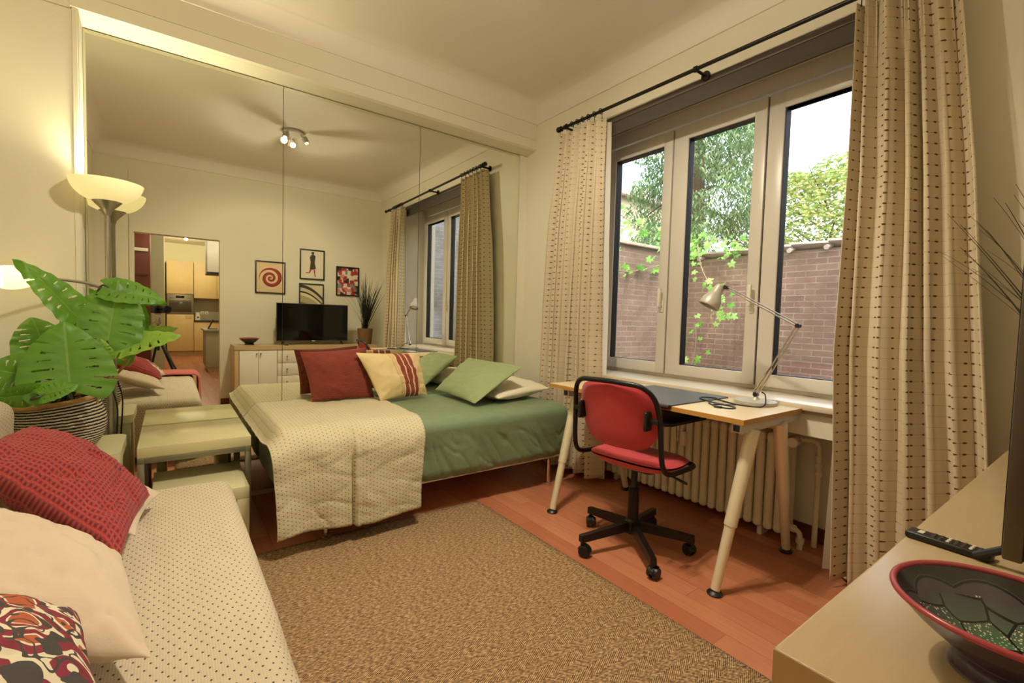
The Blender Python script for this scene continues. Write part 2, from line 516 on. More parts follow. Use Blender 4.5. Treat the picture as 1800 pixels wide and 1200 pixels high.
MT['tvedge'] = plain('tv_edge_grey', '#5a5044', .35, .4)
MT['frame'] = plain('dark_picture_frame', '#1a120e', .4)
MT['oven'] = plain('oven_steel', '#8f8672', .35, .7)
MT['ovenglass'] = plain('oven_glass', '#4a4232', .1)
MT['greycounter'] = plain('dark_worktop', '#3b362b', .3)
MT['splash'] = plain('grey_backsplash', '#a39a80', .4)
MT['sage'] = plain('sage_cabinet', '#a7a37c', .45)
MT['stem'] = plain('dark_stem', '#3c3a22', .5)
MT['bark'] = plain('bark', '#4b3b2c', .9, bs=20, bstr=.6, bdist=.02)
MT['soil'] = plain('potting_soil', '#2a1d12', .95, bs=60, bstr=.6, bdist=.01)
MT['rope'] = plain('jute_rope', '#b58a55', .9, bs=200, bstr=.6)

def leafmat(name, a, b, rough=.42, trans=.25):
    t = NT(name); u, v, _ = t.sep(t.uv())
    n = t.noise(t.obj(), 9., 3.)
    vein = t.f('LESS_THAN', t.f('ABSOLUTE', u), .012)
    c = t.mix(n, rgb(a), rgb(b)); c = t.mix(t.f('MULTIPLY', vein, .5), c, rgb('#8fae5a'))
    t.set(c, rough)
    rib = t.f('SINE', t.f('MULTIPLY', t.f('SUBTRACT', v, t.f('MULTIPLY', t.f('ABSOLUTE', u), .75)), 50.))
    t.bump(rib, .12, .002)
    tr = t.new('ShaderNodeBsdfTranslucent'); t.put(tr.inputs[0], c)
    mx = t.new('ShaderNodeMixShader'); mx.inputs[0].default_value = trans
    t.l.new(t.b.outputs[0], mx.inputs[1]); t.l.new(tr.outputs[0], mx.inputs[2]); t.l.new(mx.outputs[0], t.out.inputs[0]); return t.m
MT['leaf'] = leafmat('monstera_green', '#4a7c1c', '#74a830')
MT['leafp'] = leafmat('monstera_pale_green', '#6f9c2c', '#9ac048')
MT['grass'] = plain('grass_blade_green', '#1f2414', .55, var=.4)

def basket_mat():
    t = NT('woven_stripe_basket'); u, v, _ = t.sep(t.uv())
    p = .0118
    wob = t.f('MULTIPLY', t.noise(t.scale(t.uv(), (60, 60, 1)), 1., 1.), .35)
    f = t.f('FRACT', t.f('ADD', t.f('DIVIDE', v, p), wob))
    m = t.f('GREATER_THAN', f, .5)
    st = t.f('SINE', t.f('ADD', t.f('MULTIPLY', u, 2 * math.pi / .009), t.f('MULTIPLY', t.f('FLOOR', t.f('DIVIDE', v, p / 2)), 1.57)))
    c = t.mix(m, rgb('#1c1722'), rgb('#e6d6b8'))
    t.set(c, .9); h = t.f('ADD', t.f('SINE', t.f('MULTIPLY', t.f('ADD', t.f('DIVIDE', v, p / 2), 0.), 2 * math.pi)), t.f('MULTIPLY', st, .5))
    t.bump(h, .7, .003); return t.m
MT['basket'] = basket_mat()
def wicker():
    t = NT('wicker_pot'); u, v, _ = t.sep(t.uv())
    h = t.f('MULTIPLY', t.f('SINE', t.f('MULTIPLY', u, 2 * math.pi / .02)), t.f('SINE', t.f('MULTIPLY', v, 2 * math.pi / .016)))
    t.set(t.mix(t.f('MULTIPLY_ADD', h, .5, .5), rgb('#573c1e'), rgb('#946f3e')), .85); t.bump(h, .6, .003); return t.m
MT['wicker'] = wicker()

def shade_glass(name, col, st):
    t = NT(name); t.set(col, .3, Emission_Strength=st); t.put(t.b.inputs['Emission Color'], rgb('#ffe79a')); return t.m
MT['shade'] = shade_glass('lit_opal_glass', '#f3ecc8', .8)
MT['shade2'] = shade_glass('lit_opal_glass_small', '#fff3cf', 2.4)
MT['bulb'] = emis('lamp_bulb', '#fff0c8', 30.)
MT['led'] = emis('downlight_bulb', '#fff2d0', 14.)

def mirror():
    t = NT('silvered_mirror'); t.set((.85, .86, .76), .0, 1.)
    sm = t.noise(t.obj(), 2., 3.); t.put(t.b.inputs['Roughness'], t.f('MULTIPLY', t.f('SUBTRACT', sm, .62, clamp=True), .02)); return t.m
MT['mirror'] = mirror()

def window_glass():
    t = NT('window_glass'); g_ = t.new('ShaderNodeNewGeometry'); dt = t.new('ShaderNodeVectorMath', operation='DOT_PRODUCT'); t.l.new(g_.outputs['Normal'], dt.inputs[0]); t.l.new(g_.outputs['Incoming'], dt.inputs[1])
    fr_ = t.f('MULTIPLY_ADD', t.f('POWER', t.f('SUBTRACT', 1., t.f('ABSOLUTE', dt.outputs['Value']), clamp=True), 5.), .95, .05)
    tr = t.new('ShaderNodeBsdfTransparent'); tr.inputs[0].default_value = (.97, .98, .97, 1)
    gl = t.new('ShaderNodeBsdfGlossy'); gl.inputs['Roughness'].default_value = 0.; gl.inputs['Color'].default_value = (1, 1, 1, 1)
    mx = t.new('ShaderNodeMixShader'); t.l.new(t.f('MULTIPLY', fr_, 1.15, clamp=True), mx.inputs[0])
    t.l.new(tr.outputs[0], mx.inputs[1]); t.l.new(gl.outputs[0], mx.inputs[2]); t.l.new(mx.outputs[0], t.out.inputs[0]); return t.m
MT['glass'] = window_glass()

def brick(name, a, b, mortar, sc=1., ax='xz'):
    t = NT(name); o = t.obj(); x, y, z = t.sep(o)
    h = x if ax == 'xz' else y
    br = t.new('ShaderNodeTexBrick'); t.l.new(t.comb(h, z, 0.), br.inputs['Vector'])
    br.inputs['Scale'].default_value = 1.; br.inputs['Brick Width'].default_value = .215 * sc; br.inputs['Row Height'].default_value = .07 * sc
    br.inputs['Mortar Size'].default_value = .006; br.inputs['Color1'].default_value = rgb(a); br.inputs['Color2'].default_value = rgb(b); br.inputs['Mortar'].default_value = rgb(mortar)
    n = t.noise(o, 2.2, 5., .65); n2 = t.noise(o, 30., 3.)
    c = t.mix(t.f('MULTIPLY', t.f('SUBTRACT', n, .38, clamp=True), 2.6), br.outputs['Color'], rgb('#5a4438'))
    c = t.mix(t.f('MULTIPLY', n2, .3), c, rgb('#8a7464'))
    t.set(c, .95); t.bump(t.f('ADD', br.outputs['Fac'], n2), .5, -.008); return t.m
MT['brick'] = brick('old_red_brick', '#86685a', '#70564a', '#9a8c7c')
MT['brickl'] = brick('grey_brown_brick', '#877468', '#77655a', '#958a7e', 1., 'yz')
MT['brickw'] = brick('pale_grey_brick', '#a9abb0', '#9a9da3', '#c6c6c6', 1., 'yz')
MT['tile'] = plain('coping_tile', '#b9a79a', .8, bs=30, bstr=.5, bdist=.01, var=.2)
MT['render'] = plain('cream_render', '#d6c9a8', .9, bs=8, var=.08)
MT['roof'] = plain('roof_slate', '#9a8b7c', .8)
MT['ground'] = plain('courtyard_ground', '#5a5347', .95, bs=20, bstr=.5, bdist=.02)
def foliage(name, a, b, c, tr_=.3):
    t = NT(name); g = t.new('ShaderNodeNewGeometry')
    cc = t.ramp(g.outputs['Random Per Island'], [(0, a), (.5, b), (1, c)])
    t.set(cc, .6); tr = t.new('ShaderNodeBsdfTranslucent'); t.put(tr.inputs[0], cc)
    mx = t.new('ShaderNodeMixShader'); mx.inputs[0].default_value = tr_
    t.l.new(t.b.outputs[0], mx.inputs[1]); t.l.new(tr.outputs[0], mx.inputs[2]); t.l.new(mx.outputs[0], t.out.inputs[0]); return t.m
MT['conif'] = foliage('conifer_spray', '#3c6636', '#5a804c', '#94a67a')
MT['hedge'] = foliage('yellow_green_leaves', '#6c9446', '#a0b864', '#ccc078')
MT['vine'] = foliage('vine_leaves', '#4f8c2c', '#7dbb48', '#a9d878', .45)
MT['twig'] = plain('grey_twig', '#8a7a66', .9)
# ------------------------------------------------------------------ camera
CP = Vector((3.0863, -2.6870, 1.0942))
cr, cu, cf = Vector((.5929168, .8047658, .0283147)), Vector((-.0550633, .0054384, .9984681)), Vector((-.8033789, .5935676, -.0475375))
cam = bpy.data.cameras.new('camera'); co = link(bpy.data.objects.new('render_camera', cam))
M4 = Matrix((cr, cu, -cf)).transposed().to_4x4(); M4.translation = CP
co.matrix_world = M4
cam.sensor_width = 36; cam.lens = 816.35 / 1800 * 36; cam.clip_start = .01; cam.clip_end = 200
scene.camera = co

XW, YL, YW, ZC = 3.27, -3.30, -.30, 2.79      # back wall, left wall, window wall, ceiling
MX = .11                                       # face of the wall around the mirror niche
MY0, MY1, MZ = -3.015, -.381, 2.432            # mirror extents

# floor (room, radiator niche and the hall beyond the doorway)
bm = B(); box(bm, -.15, 10.7, -3.6, -.02, -.08, 0); struct('floor', bm, MT['floor'], smooth=False)
bm = B(); box(bm, -.2, XW + .12, YL - .1, .12, ZC, ZC + .1); struct('ceiling', bm, MT['ceil'], smooth=False)

# mirror wall with shallow niche
bm = B()
box(bm, -.2, -.012, YL, YW, 0, ZC)
prism(bm, [(-.012, YL), (MX, YL), (MX, MY0), (-.012, MY0)], 2, 0, 2.452)
prism(bm, [(-.012, MZ), (MX - .012, 2.452), (MX - .012, 2.535), (MX, 2.535), (MX, ZC), (-.012, ZC)], 1, YL, YW)
box(bm, -.012, 0, MY1 + .004, YW, 0, MZ)
struct('wall_mirror', bm, MT['wall'], smooth=False)
# bright frame moulding along the niche head and down its left side
bm = B()
prism(bm, [(MX - .014, 2.452), (MX + .006, 2.462), (MX + .006, 2.53), (MX - .014, 2.536)], 1, MY0 - .028, YW)
box(bm, MX - .0125, MX, YL, MY0 - .027, 2.45, 2.537)
bm2 = prism(B(), [(MX - .01, MY0 - .0278), (MX + .004, MY0 - .022), (MX + .004, MY0 - .006), (MX - .01, MY0 + .001)], 2, 0, 2.4605); join(bm, bm2)
struct('trim_1', bm, MT['trimp'], smooth=False)

# window wall: opening x .60-2.47, z .742-2.46 ; radiator niche x .80-2.36 below z .592
WX0, WX1, WZ0, WZ1 = .60, 2.47, .742, 2.462
bm = B()
box(bm, -.2, WX0, YW, .12, 0, ZC); box(bm, WX1, XW + .12, YW, .12, 0, ZC)
box(bm, WX0, WX1, YW, .12, WZ1, ZC); box(bm, WX0, WX1, YW, .12, .592, WZ0 - .035)
box(bm, WX0, .80, YW, .12, 0, .592); box(bm, 2.36, WX1, YW, .12, 0, .592); box(bm, .80, 2.36, -.02, .12, 0, .592)
struct('wall_window', bm, MT['wall'], smooth=False)
# left wall
bm = B(); box(bm, -.2, XW + .12, YL - .1, YL, 0, ZC); struct('wall_left', bm, MT['wall'], smooth=False)
# back wall with doorway (stepped panel around the opening)
DY0, DY1, DZ = -2.985, -2.215, 1.905
bm = B()
box(bm, XW, XW + .12, YL, DY0, 0, ZC); box(bm, XW, XW + .12, DY1, YW, 0, ZC); box(bm, XW, XW + .12, DY0, DY1, DZ, ZC)
box(bm, XW - .012, XW, DY1, YW, 0, 2.545); box(bm, XW - .012, XW, DY0, DY1, DZ, 2.545); box(bm, XW - .012, XW, DY0 - .035, DY0, 0, 2.545)
struct('wall_back', bm, MT['wall'], smooth=False)

# coved cornice all round with a thin bead
bm = B()
prof = [(0, 2.655), (.008, 2.657), (.008, 2.668), (.006, 2.672)] + [(.006 + .125 * (1 - math.cos(R_(a))), 2.672 + .118 * math.sin(R_(a))) for a in range(10, 91, 10)]
RX0, RX1, RY0, RY1 = MX, XW, YL, YW
loops = []
for d, z in prof:
    loops.append([bm.verts.new(p) for p in ((RX0 + d, RY0 + d, z), (RX1 - d, RY0 + d, z), (RX1 - d, RY1 - d, z), (RX0 + d, RY1 - d, z))])
for A, C in zip(loops, loops[1:]):
    for k in range(4): bm.faces.new((A[k], A[(k + 1) % 4], C[(k + 1) % 4], C[k]))
struct('trim_2', bm, MT['ceil'])

# skirting boards
bm = B(); box(bm, .0, .80, YW - .014, YW, 0, .075); box(bm, 2.36, XW, YW - .014, YW, 0, .075); box(bm, .80, 2.36, -.034, -.02, 0, .075)
struct('baseboard_window', bm, MT['skirt'], smooth=False)
bm = B(); box(bm, XW - .026, XW - .012, DY1 + .005, YW - .014, 0, .075); struct('baseboard_back', bm, MT['skirt'], smooth=False)

# mirror: three tall panels on the niche back, a thin dark joint between them
pw = (MY1 - MY0) / 3
for i, lab in enumerate(('tall wall mirror panel at the left, behind the floor lamp and monstera',
                         'tall wall mirror panel in the middle, reflecting the television and framed pictures',
                         'tall wall mirror panel at the right end, reflecting the window and its curtains')):
    y0, y1 = MY0 + pw * i + .0015, MY0 + pw * (i + 1) - .0015
    bm = B(); box(bm, -.006, 0, y0, y1, .03, MZ - .004)
    solo('wall_mirror_panel', bm, MT['mirror'], lab, 'mirror', (0, (y0 + y1) / 2, .03), smooth=False)
bm = B(); box(bm, -.0118, -.0062, MY0, MY1 + .003, .03, MZ); struct('trim_3', bm, MT['gasket'], smooth=False)

# ------------------------------------------------------------------ window
YF = -.04
win = B()
def frame_ring(bm, x0, x1, z0, z1, w, y0, y1, bev=.004):
    wl = w if isinstance(w, tuple) else (w,) * 4      # left, right, bottom, top
    box(bm, x0, x0 + wl[0], y0, y1, z0, z1, bev); box(bm, x1 - wl[1], x1, y0, y1, z0, z1, bev)
    box(bm, x0 + wl[0] - .003, x1 - wl[1] + .003, y0 + .0004, y1, z0, z0 + wl[2], bev); box(bm, x0 + wl[0] - .003, x1 - wl[1] + .003, y0 + .0004, y1, z1 - wl[3], z1, bev)
frame_ring(win, WX0, WX1, WZ0, WZ1, (.045, .06, .04, .09), YF + .006, YF + .075)
w1 = struct('window_1', win, MT['pvc'])
sash = [(.634, 1.2175), (1.2275, 1.8085), (1.8185, 2.424)]
for i, (a, b) in enumerate(sash):
    bm = B()
    frame_ring(bm, a, b, .765, 2.350, (.108, .068, .072, .088) if i == 0 else ((.102, .068, .068, .088) if i == 1 else (.082, .075, .068, .092)), YF - .014, YF + .06)
    s = mesh('sash', bm, MT['pvc'], w1)
    l = (.108, .102, .082)[i]; r = (.068, .068, .075)[i]
    bm = B(); frame_ring(bm, a + l - .002, b - r + .002, .765 + .066, 2.350 - .086, .006, YF - .004, YF + .05, 0); mesh('gasket', bm, MT['gasket'], s, smooth=False)
    bm = B(); box(bm, a + l, b - r, YF + .018, YF + .024, .834, 2.263); mesh('glass_pane', bm, MT['glass'], s, smooth=False)
    if i < 2:
        x = b - .03
        bm = B(); box(bm, x - .012, x + .012, YF - .024, YF - .013, 1.17, 1.25, .004); box(bm, x - .009, x + .009, YF - .05, YF - .024, 1.2, 1.222, .004)
        box(bm, x - .011, x + .011, YF - .06, YF - .042, 1.205, 1.325, .006)
        mesh('handle', bm, MT['whitep'], s)
bm = B()
for x in (1.2225, 1.8135): box(bm, x - .004, x + .004, YF + .0, YF + .004, .767, 2.348)
mesh('joint', bm, MT['gasket'], w1, smooth=False)
bm = B(); box(bm, .58, 2.49, YW - .035, YF + .02, .712, WZ0, .006); mesh('window_sill', bm, MT['sill'], w1)
bm = B(); box(bm, .60, 2.47, YW - .018, YW + .01, .695, .712, .002); mesh('sill_underside', bm, MT['sill_edge'], w1)
# white plastered reveals
bm = B(); box(bm, WX0 - .002, WX0 + .003, YW + .002, YF + .006, WZ0, WZ1); box(bm, WX1 - .003, WX1 + .002, YW + .002, YF + .006, WZ0, WZ1); box(bm, WX0, WX1, YW + .002, YF + .006, WZ1 - .003, WZ1 + .002)
struct('trim_4', bm, MT['pvc'], smooth=False)

# rolled-up grey blind in the head of the reveal
bl = thing('roller_blind', 'rolled-up grey roller blind at the head of the window, under the curtain rod', 'blind', (1.53, YW + .03, 2.33))
bm = B(); box(bm, .612, 2.458, YW + .006, YW + .058, 2.425, 2.459, .003); mesh('head_case', bm, MT['blind_case'], bl)
bm = B(); tube(bm, [(.62, YW + .034, 2.40), (2.45, YW + .034, 2.40)], .022, 20); mesh('roller', bm, MT['blind'], bl)
bm = B(); box(bm, .615, 2.455, YW + .010, YW + .014, 2.352, 2.424); box(bm, .615, 2.455, YW + .004, YW + .02, 2.338, 2.356, .004); mesh('blind_cloth', bm, MT['blind'], bl)
for x in (.606, 2.464):
    bm = B(); box(bm, x - .0045, x + .0045, YW + .004, YW + .06, 2.375, 2.459, .002); mesh('bracket', bm, MT['blind_case'], bl)

# ------------------------------------------------------------------ hall and kitchen seen through the doorway
HZ = 2.68
bm = B(); box(bm, XW + .12, 10.7, -3.6, -.9, HZ, HZ + .08); struct('trim_5', bm, MT['ceil'], smooth=False)
bm = B(); box(bm, XW + .12, 10.7, -3.7, -3.6, 0, HZ); struct('trim_6', bm, MT['hallwall'], smooth=False)
bm = B(); box(bm, XW + .12, 10.7, -.9, -.8, 0, HZ); struct('trim_7', bm, MT['hallwall'], smooth=False)
bm = B(); box(bm, 10.7, 10.8, -3.6, -.8, 0, HZ); struct('wall_kitchen', bm, MT['hallwall'], smooth=False)
bm = B(); box(bm, 7.8, 10.7, -3.6, -2.765, 0, HZ); struct('trim_8', bm, MT['hallwall'], smooth=False)

def handle_bar(x, y0, y1, z, parent):
    bm = B(); tube(bm, [(x, y0, z), (x - .03, y0, z), (x - .03, y1, z), (x, y1, z)], .006, 8); mesh('handle', bm, MT['steel'], parent)

bc = thing('bookcase', 'dark red wooden bookcase at the left of the hall, seen in the mirror', 'bookcase', (6.5, -3.3, 0))
bm = B(); box(bm, 6.3, 6.9, -3.58, -2.93, 0, 2.6, .004); mesh('carcass', bm, MT['mahog'], bc)
for z in (.75, 1.35, 1.62, 2.0):
    bm = B(); box(bm, 6.285, 6.31, -3.56, -2.95, z, z + .05, .003); mesh('shelf', bm, MT['trimp'] if z == 2.0 else MT['mahog'], bc)

tc = thing('tall_oven_cabinet', 'tall pale maple kitchen cabinet holding the oven, seen in the mirror', 'cabinet', (10.45, -2.47, 0))
bm = B(); box(bm, 10.42, 10.64, -2.735, -2.215, .12, 1.0, .002); box(bm, 10.42, 10.64, -2.735, -2.215, 1.46, 2.24, .002); box(bm, 10.6, 10.64, -2.735, -2.215, 1.0, 1.46); mesh('carcass', bm, MT['maple'], tc)
bm = B(); box(bm, 10.4, 10.42, -2.732, -2.218, .125, .985, .003); d = mesh('door', bm, MT['maple'], tc); handle_bar(10.4, -2.38, -2.25, .95, d)
bm = B(); box(bm, 10.4, 10.42, -2.732, -2.218, 1.47, 2.235, .003); d = mesh('door', bm, MT['maple'], tc); handle_bar(10.4, -2.38, -2.25, 1.5, d)
bm = B(); box(bm, 10.46, 10.64, -2.735, -2.215, 0, .12); mesh('plinth', bm, MT['birch_edge'], tc)
ov = thing('oven', 'built-in steel oven with dark glass door, seen in the mirror', 'oven', (10.4, -2.47, 1.0))
bm = B(); box(bm, 10.4, 10.58, -2.73, -2.22, 1.002, 1.458, .004); mesh('body', bm, MT['oven'], ov)
bm = B(); box(bm, 10.392, 10.402, -2.69, -2.26, 1.05, 1.30, .003); mesh('door_glass', bm, MT['ovenglass'], ov)
bm = B(); box(bm, 10.392, 10.402, -2.56, -2.40, 1.375, 1.43, .002); mesh('display', bm, MT['blackgloss'], ov)
handle_bar(10.4, -2.68, -2.27, 1.335, ov)
for y in (-2.66, -2.3):
    bm = B(); lathe(bm, [(0, 0), (.02, 0), (.018, .02), (0, .022)], (10.4, y, 1.4), 16, Matrix.Rotation(R_(-90), 3, 'Y').to_4x4()); mesh('knob', bm, MT['steel'], ov)
bcb = thing('base_cabinet', 'low pale maple kitchen cabinet right of the oven, seen in the mirror', 'cabinet', (10.45, -1.9, 0))
bm = B(); box(bm, 10.42, 10.66, -2.21, -1.3, .12, .82, .002); mesh('carcass', bm, MT['maple'], bcb)
bm = B(); box(bm, 10.4, 10.42, -2.207, -1.7, .125, .815, .003); mesh('door', bm, MT['maple'], bcb)
bm = B(); box(bm, 10.46, 10.66, -2.21, -1.3, 0, .12); mesh('plinth', bm, MT['birch_edge'], bcb)
bm = B(); box(bm, 10.38, 10.69, -2.212, -1.3, .822, .862, .004); solo('kitchen_worktop', bm, MT['greycounter'], 'dark kitchen worktop right of the oven, seen in the mirror', 'worktop', (10.5, -1.8, .822))
bm = B(); box(bm, 10.688, 10.70, -2.2, -1.3, .864, 1.385, 0); struct('trim_9', bm, MT['splash'], smooth=False)
wc = thing('wall_cabinet', 'pale maple wall cabinet over the kitchen worktop, seen in the mirror', 'cabinet', (10.45, -1.9, 1.39))
bm = B(); box(bm, 10.42, 10.67, -2.208, -1.3, 1.39, 2.24, .002); mesh('carcass', bm, MT['maple'], wc)
bm = B(); box(bm, 10.4, 10.42, -2.205, -1.75, 1.39, 2.235, .003); mesh('door', bm, MT['maple'], wc)
for k, y in enumerate((-2.03, -1.94)):
    bm = B(); box(bm, 10.68, 10.688, y - .036, y + .036, 1.0, 1.075, .004); o = solo('power_socket', bm, MT['whitep'], 'white wall socket above the kitchen worktop, ' + ('left one of the pair' if k == 0 else 'right one of the pair'), 'socket', (10.685, y, 1.0), 'kitchen wall sockets')
    bm = B(); lathe(bm, [(0, 0), (.02, 0), (.02, .003), (0, .003)], (10.68, y, 1.037), 16, Matrix.Rotation(R_(-90), 3, 'Y').to_4x4()); mesh('socket_hole', bm, MT['splash'], o)
cm = thing('coffee_grinder', 'small cream kitchen appliance on the dark worktop by the oven', 'appliance', (10.5, -2.13, .862))
bm = B(); lathe(bm, [(0, .862), (.06, .862), (.055, .95), (.045, 1.0), (.05, 1.04), (0, 1.05)], (10.5, -2.13, 0), 20); mesh('body', bm, MT['whitep'], cm)
bm = B(); lathe(bm, [(0, 0), (.022, 0), (.02, .012), (0, .014)], (10.452, -2.13, .93), 14, Matrix.Rotation(R_(-90), 3, 'Y').to_4x4()); mesh('dial', bm, MT['blackp'], cm)
pn = thing('kitchen_peninsula', 'sage green kitchen counter end near the doorway, seen in the mirror', 'counter', (7.0, -1.8, 0))
bm = B(); box(bm, 6.75, 7.6, -2.17, -1.2, .09, .73, .003); mesh('carcass', bm, MT['sage'], pn)
bm = B(); box(bm, 6.8, 7.6, -2.13, -1.2, 0, .09); mesh('plinth', bm, MT['birch_edge'], pn)
bm = B(); box(bm, 6.71, 7.62, -2.2, -1.18, .73, .765, .004); mesh('top', bm, MT['sage'], pn)
tb = thing('tablet_stand', 'dark tablet propped on the sage counter end', 'tablet', (6.95, -2.06, .765))
bm = B(); prism(bm, [(-2.13, .766), (-2.115, .766), (-2.04, .93), (-2.055, .935)], 0, 6.86, 7.05); mesh('slab', bm, MT['blackp'], tb, smooth=False)
bm = B(); box(bm, 6.88, 7.03, -2.1, -1.98, .765, .775, .003); mesh('foot', bm, MT['blackp'], tb)
hd = thing('cooker_hood', 'white wall unit with dark underside at the right of the kitchen doorway', 'hood', (7.2, -1.9, 1.75))
bm = B(); box(bm, 7.0, 7.6, -2.13, -1.4, 1.8, 2.4, .004); mesh('casing', bm, MT['whitep'], hd)
bm = B(); box(bm, 7.0, 7.6, -2.13, -1.4, 1.77, 1.8); mesh('filter_plate', bm, MT['blackp'], hd)
dl = thing('recessed_downlight', 'small round lit ceiling downlight in the kitchen, seen in the mirror', 'downlight', (9.3, -2.385, HZ))
bm = B(); lathe(bm, [(.045, HZ - .001), (.06, HZ - .004), (.06, HZ + .0), (.045, HZ)], (9.3, -2.385, 0), 24); mesh('ring', bm, MT['whitep'], dl)
bm = B(); lathe(bm, [(0, HZ - .012), (.03, HZ - .008), (.045, HZ - .001)], (9.3, -2.385, 0), 24); mesh('bulb', bm, MT['led'], dl)
# ------------------------------------------------------------------ courtyard outside the window
GZ = -.35
bm = B(); box(bm, -40, 40, .12, 60, GZ - .1, GZ); struct('ground', bm, MT['ground'], smooth=False)
gw = thing('garden_wall', 'old red brick garden wall with sloping coping tiles, across the courtyard', 'wall', (1.6, 3.35, GZ))
bm = B(); box(bm, -1.0, 4.5, 3.25, 3.5, GZ, 1.99); mesh('brickwork', bm, MT['brick'], gw, smooth=False)
for k in range(14):
    x = -.95 + k * .385; bm = B(); t = B()
    box(t, -.2, .2, -.17, .17, 0, .028, .004); bmesh.ops.transform(t, matrix=Matrix.Translation((x + .19, 3.33, 1.995 + .012)) @ Matrix.Rotation(R_(-14), 4, 'X') @ Matrix.Rotation(R_(3.2), 4, 'Y'), verts=t.verts); join(bm, t)
    tube(bm, [(x - .01, 3.16, 1.99), (x - .01, 3.5, 2.085)], .028, 8)
    mesh('coping_tile', bm, MT['tile'], gw)
gl = thing('side_garden_wall', 'grey-brown brick garden wall receding at the left, overgrown with vine', 'wall', (-1.1, 1.8, GZ))
bm = B(); box(bm, -1.25, -1.0, .12, 3.25, GZ, 2.12); mesh('brickwork', bm, MT['brickl'], gl, smooth=False)
for k in range(8):
    y = .14 + k * .39; bm = B(); box(bm, -1.3, -.95, y, y + .385, 2.12, 2.16, .006); mesh('coping_tile', bm, MT['tile'], gl)
bm = B(); box(bm, 4.5, 4.8, .12, 16, GZ, 6.5); solo('neighbouring_house_wall', bm, MT['brickw'], 'tall pale grey brick wall beyond the window, seen in the mirror', 'wall', (4.6, 5, GZ), smooth=False)

hs = thing('neighbouring_house', 'cream rendered house with gutter behind the left garden wall', 'house', (-10, 8, GZ))
bm = B(); box(bm, -12.5, -8.2, 3.5, 14, GZ, 5.62); mesh('house_wall', bm, MT['render'], hs, smooth=False)
bm = B(); prism(bm, [(-8.0, 5.75), (-10.2, 7.0), (-12.8, 5.75), (-12.8, 5.65), (-8.0, 5.65)], 1, 3.3, 14.2); mesh('roof', bm, MT['roof'], hs, smooth=False)
bm = B(); tube(bm, [(-7.95, 3.3, 5.62), (-7.95, 14.2, 5.62)], .08, 10); tube(bm, [(-8.1, 7.2, 5.5), (-8.1, 7.2, GZ)], .05, 8); mesh('gutter', bm, MT['tile'], hs)

def crown(bm, pts, size, flat=.5, droop=0., seed=1):
    rnd = random.Random(seed)
    for p in pts:
        s = size * rnd.uniform(.6, 1.3); a = rnd.uniform(0, 6.283); tilt = rnd.uniform(-1, 1) * .9
        d = Vector((math.cos(a), math.sin(a), tilt * .6 - droop)).normalized()
        n = d.orthogonal().normalized(); n = Matrix.Rotation(rnd.uniform(0, 6.28), 3, d) @ n
        p = Vector(p); w = n * s * flat * .5
        bend = Vector((0, 0, -droop * s * .35))
        v = [bm.verts.new(q) for q in (p, p + d * s * .45 + w, p + d * s + bend, p + d * s * .45 - w)]
        bm.faces.new(v)
    return bm

rnd = random.Random(3)
# conifer behind the wall
cx, cy = -3.55, 7.6
tr = thing('conifer_tree', 'large dark conifer with drooping sprays behind the garden wall', 'tree', (cx, cy, GZ))
bm = B(); tube(bm, [(cx, cy, GZ), (cx + .1, cy, 4), (cx, cy, 9)], [.22, .16, .04], 10)
for k in range(34):
    z = 1.6 + k * .2; a = k * 2.4; L = 1.3 - .05 * abs(z - 3.6)
    tube(bm, catmull([(cx, cy, z), (cx + math.cos(a) * L * .5, cy + math.sin(a) * L * .5, z + .1), (cx + math.cos(a) * L, cy + math.sin(a) * L, z - .35)], 4), [.045, .008], 6)
mesh('trunk', bm, MT['bark'], tr)
pts = []
while len(pts) < 34000:
    z = rnd.uniform(1.5, 8.3); Rr = 1.5 - .07 * abs(z - 3.6) + .22 * math.sin(z * 5)
    a = rnd.uniform(0, 6.283); r = Rr * rnd.uniform(.25, 1) ** .5
    lump = nz((math.cos(a) * 1.6 + 3, math.sin(a) * 1.6, z * 1.1)) + .35 * nz((math.cos(a) * 5, math.sin(a) * 5, z * 3.4))
    if lump > -.12: pts.append((cx + math.cos(a) * r * (1 + .22 * lump), cy + math.sin(a) * r * (1 + .22 * lump), z))
bm = crown(B(), pts, .12, .28, .9, 5); mesh('foliage', bm, MT['conif'], tr, smooth=False)

# broad yellow-green tree on the right, behind the wall
cx, cy = -1.35, 9.6
tr = thing('bushy_tree', 'yellow-green bushy tree behind the garden wall, in the right window pane', 'tree', (cx, cy, GZ))
bm = B(); tube(bm, [(cx, cy, GZ), (cx, cy, 3.2)], [.16, .06], 8)
for k in range(16):
    a = k * 2.4; z = 1.4 + k * .16
    tube(bm, [(cx, cy, z), (cx + math.cos(a) * 1.2, cy + math.sin(a) * .9, z + .9)], [.03, .006], 6)
mesh('trunk', bm, MT['bark'], tr)
pts = []
while len(pts) < 24000:
    a = rnd.uniform(0, 6.283); u = rnd.uniform(-1, 1); r = rnd.uniform(.3, 1) ** .4
    x, y, z = 1.75 * r * math.cos(a) * math.sqrt(1 - u * u), 1.6 * r * math.sin(a) * math.sqrt(1 - u * u), 2.6 * r * u
    lump = nz((x * 1.3, y * 1.3, z * 1.3)) + .5 * nz((x * 3.5, y * 3.5 + 7, z * 3.5))
    if lump > -.15: pts.append((cx + x, cy + y, 2.4 + z + .45 * lump))
bm = crown(B(), pts, .115, .45, .15, 9); mesh('foliage', bm, MT['hedge'], tr, smooth=False)
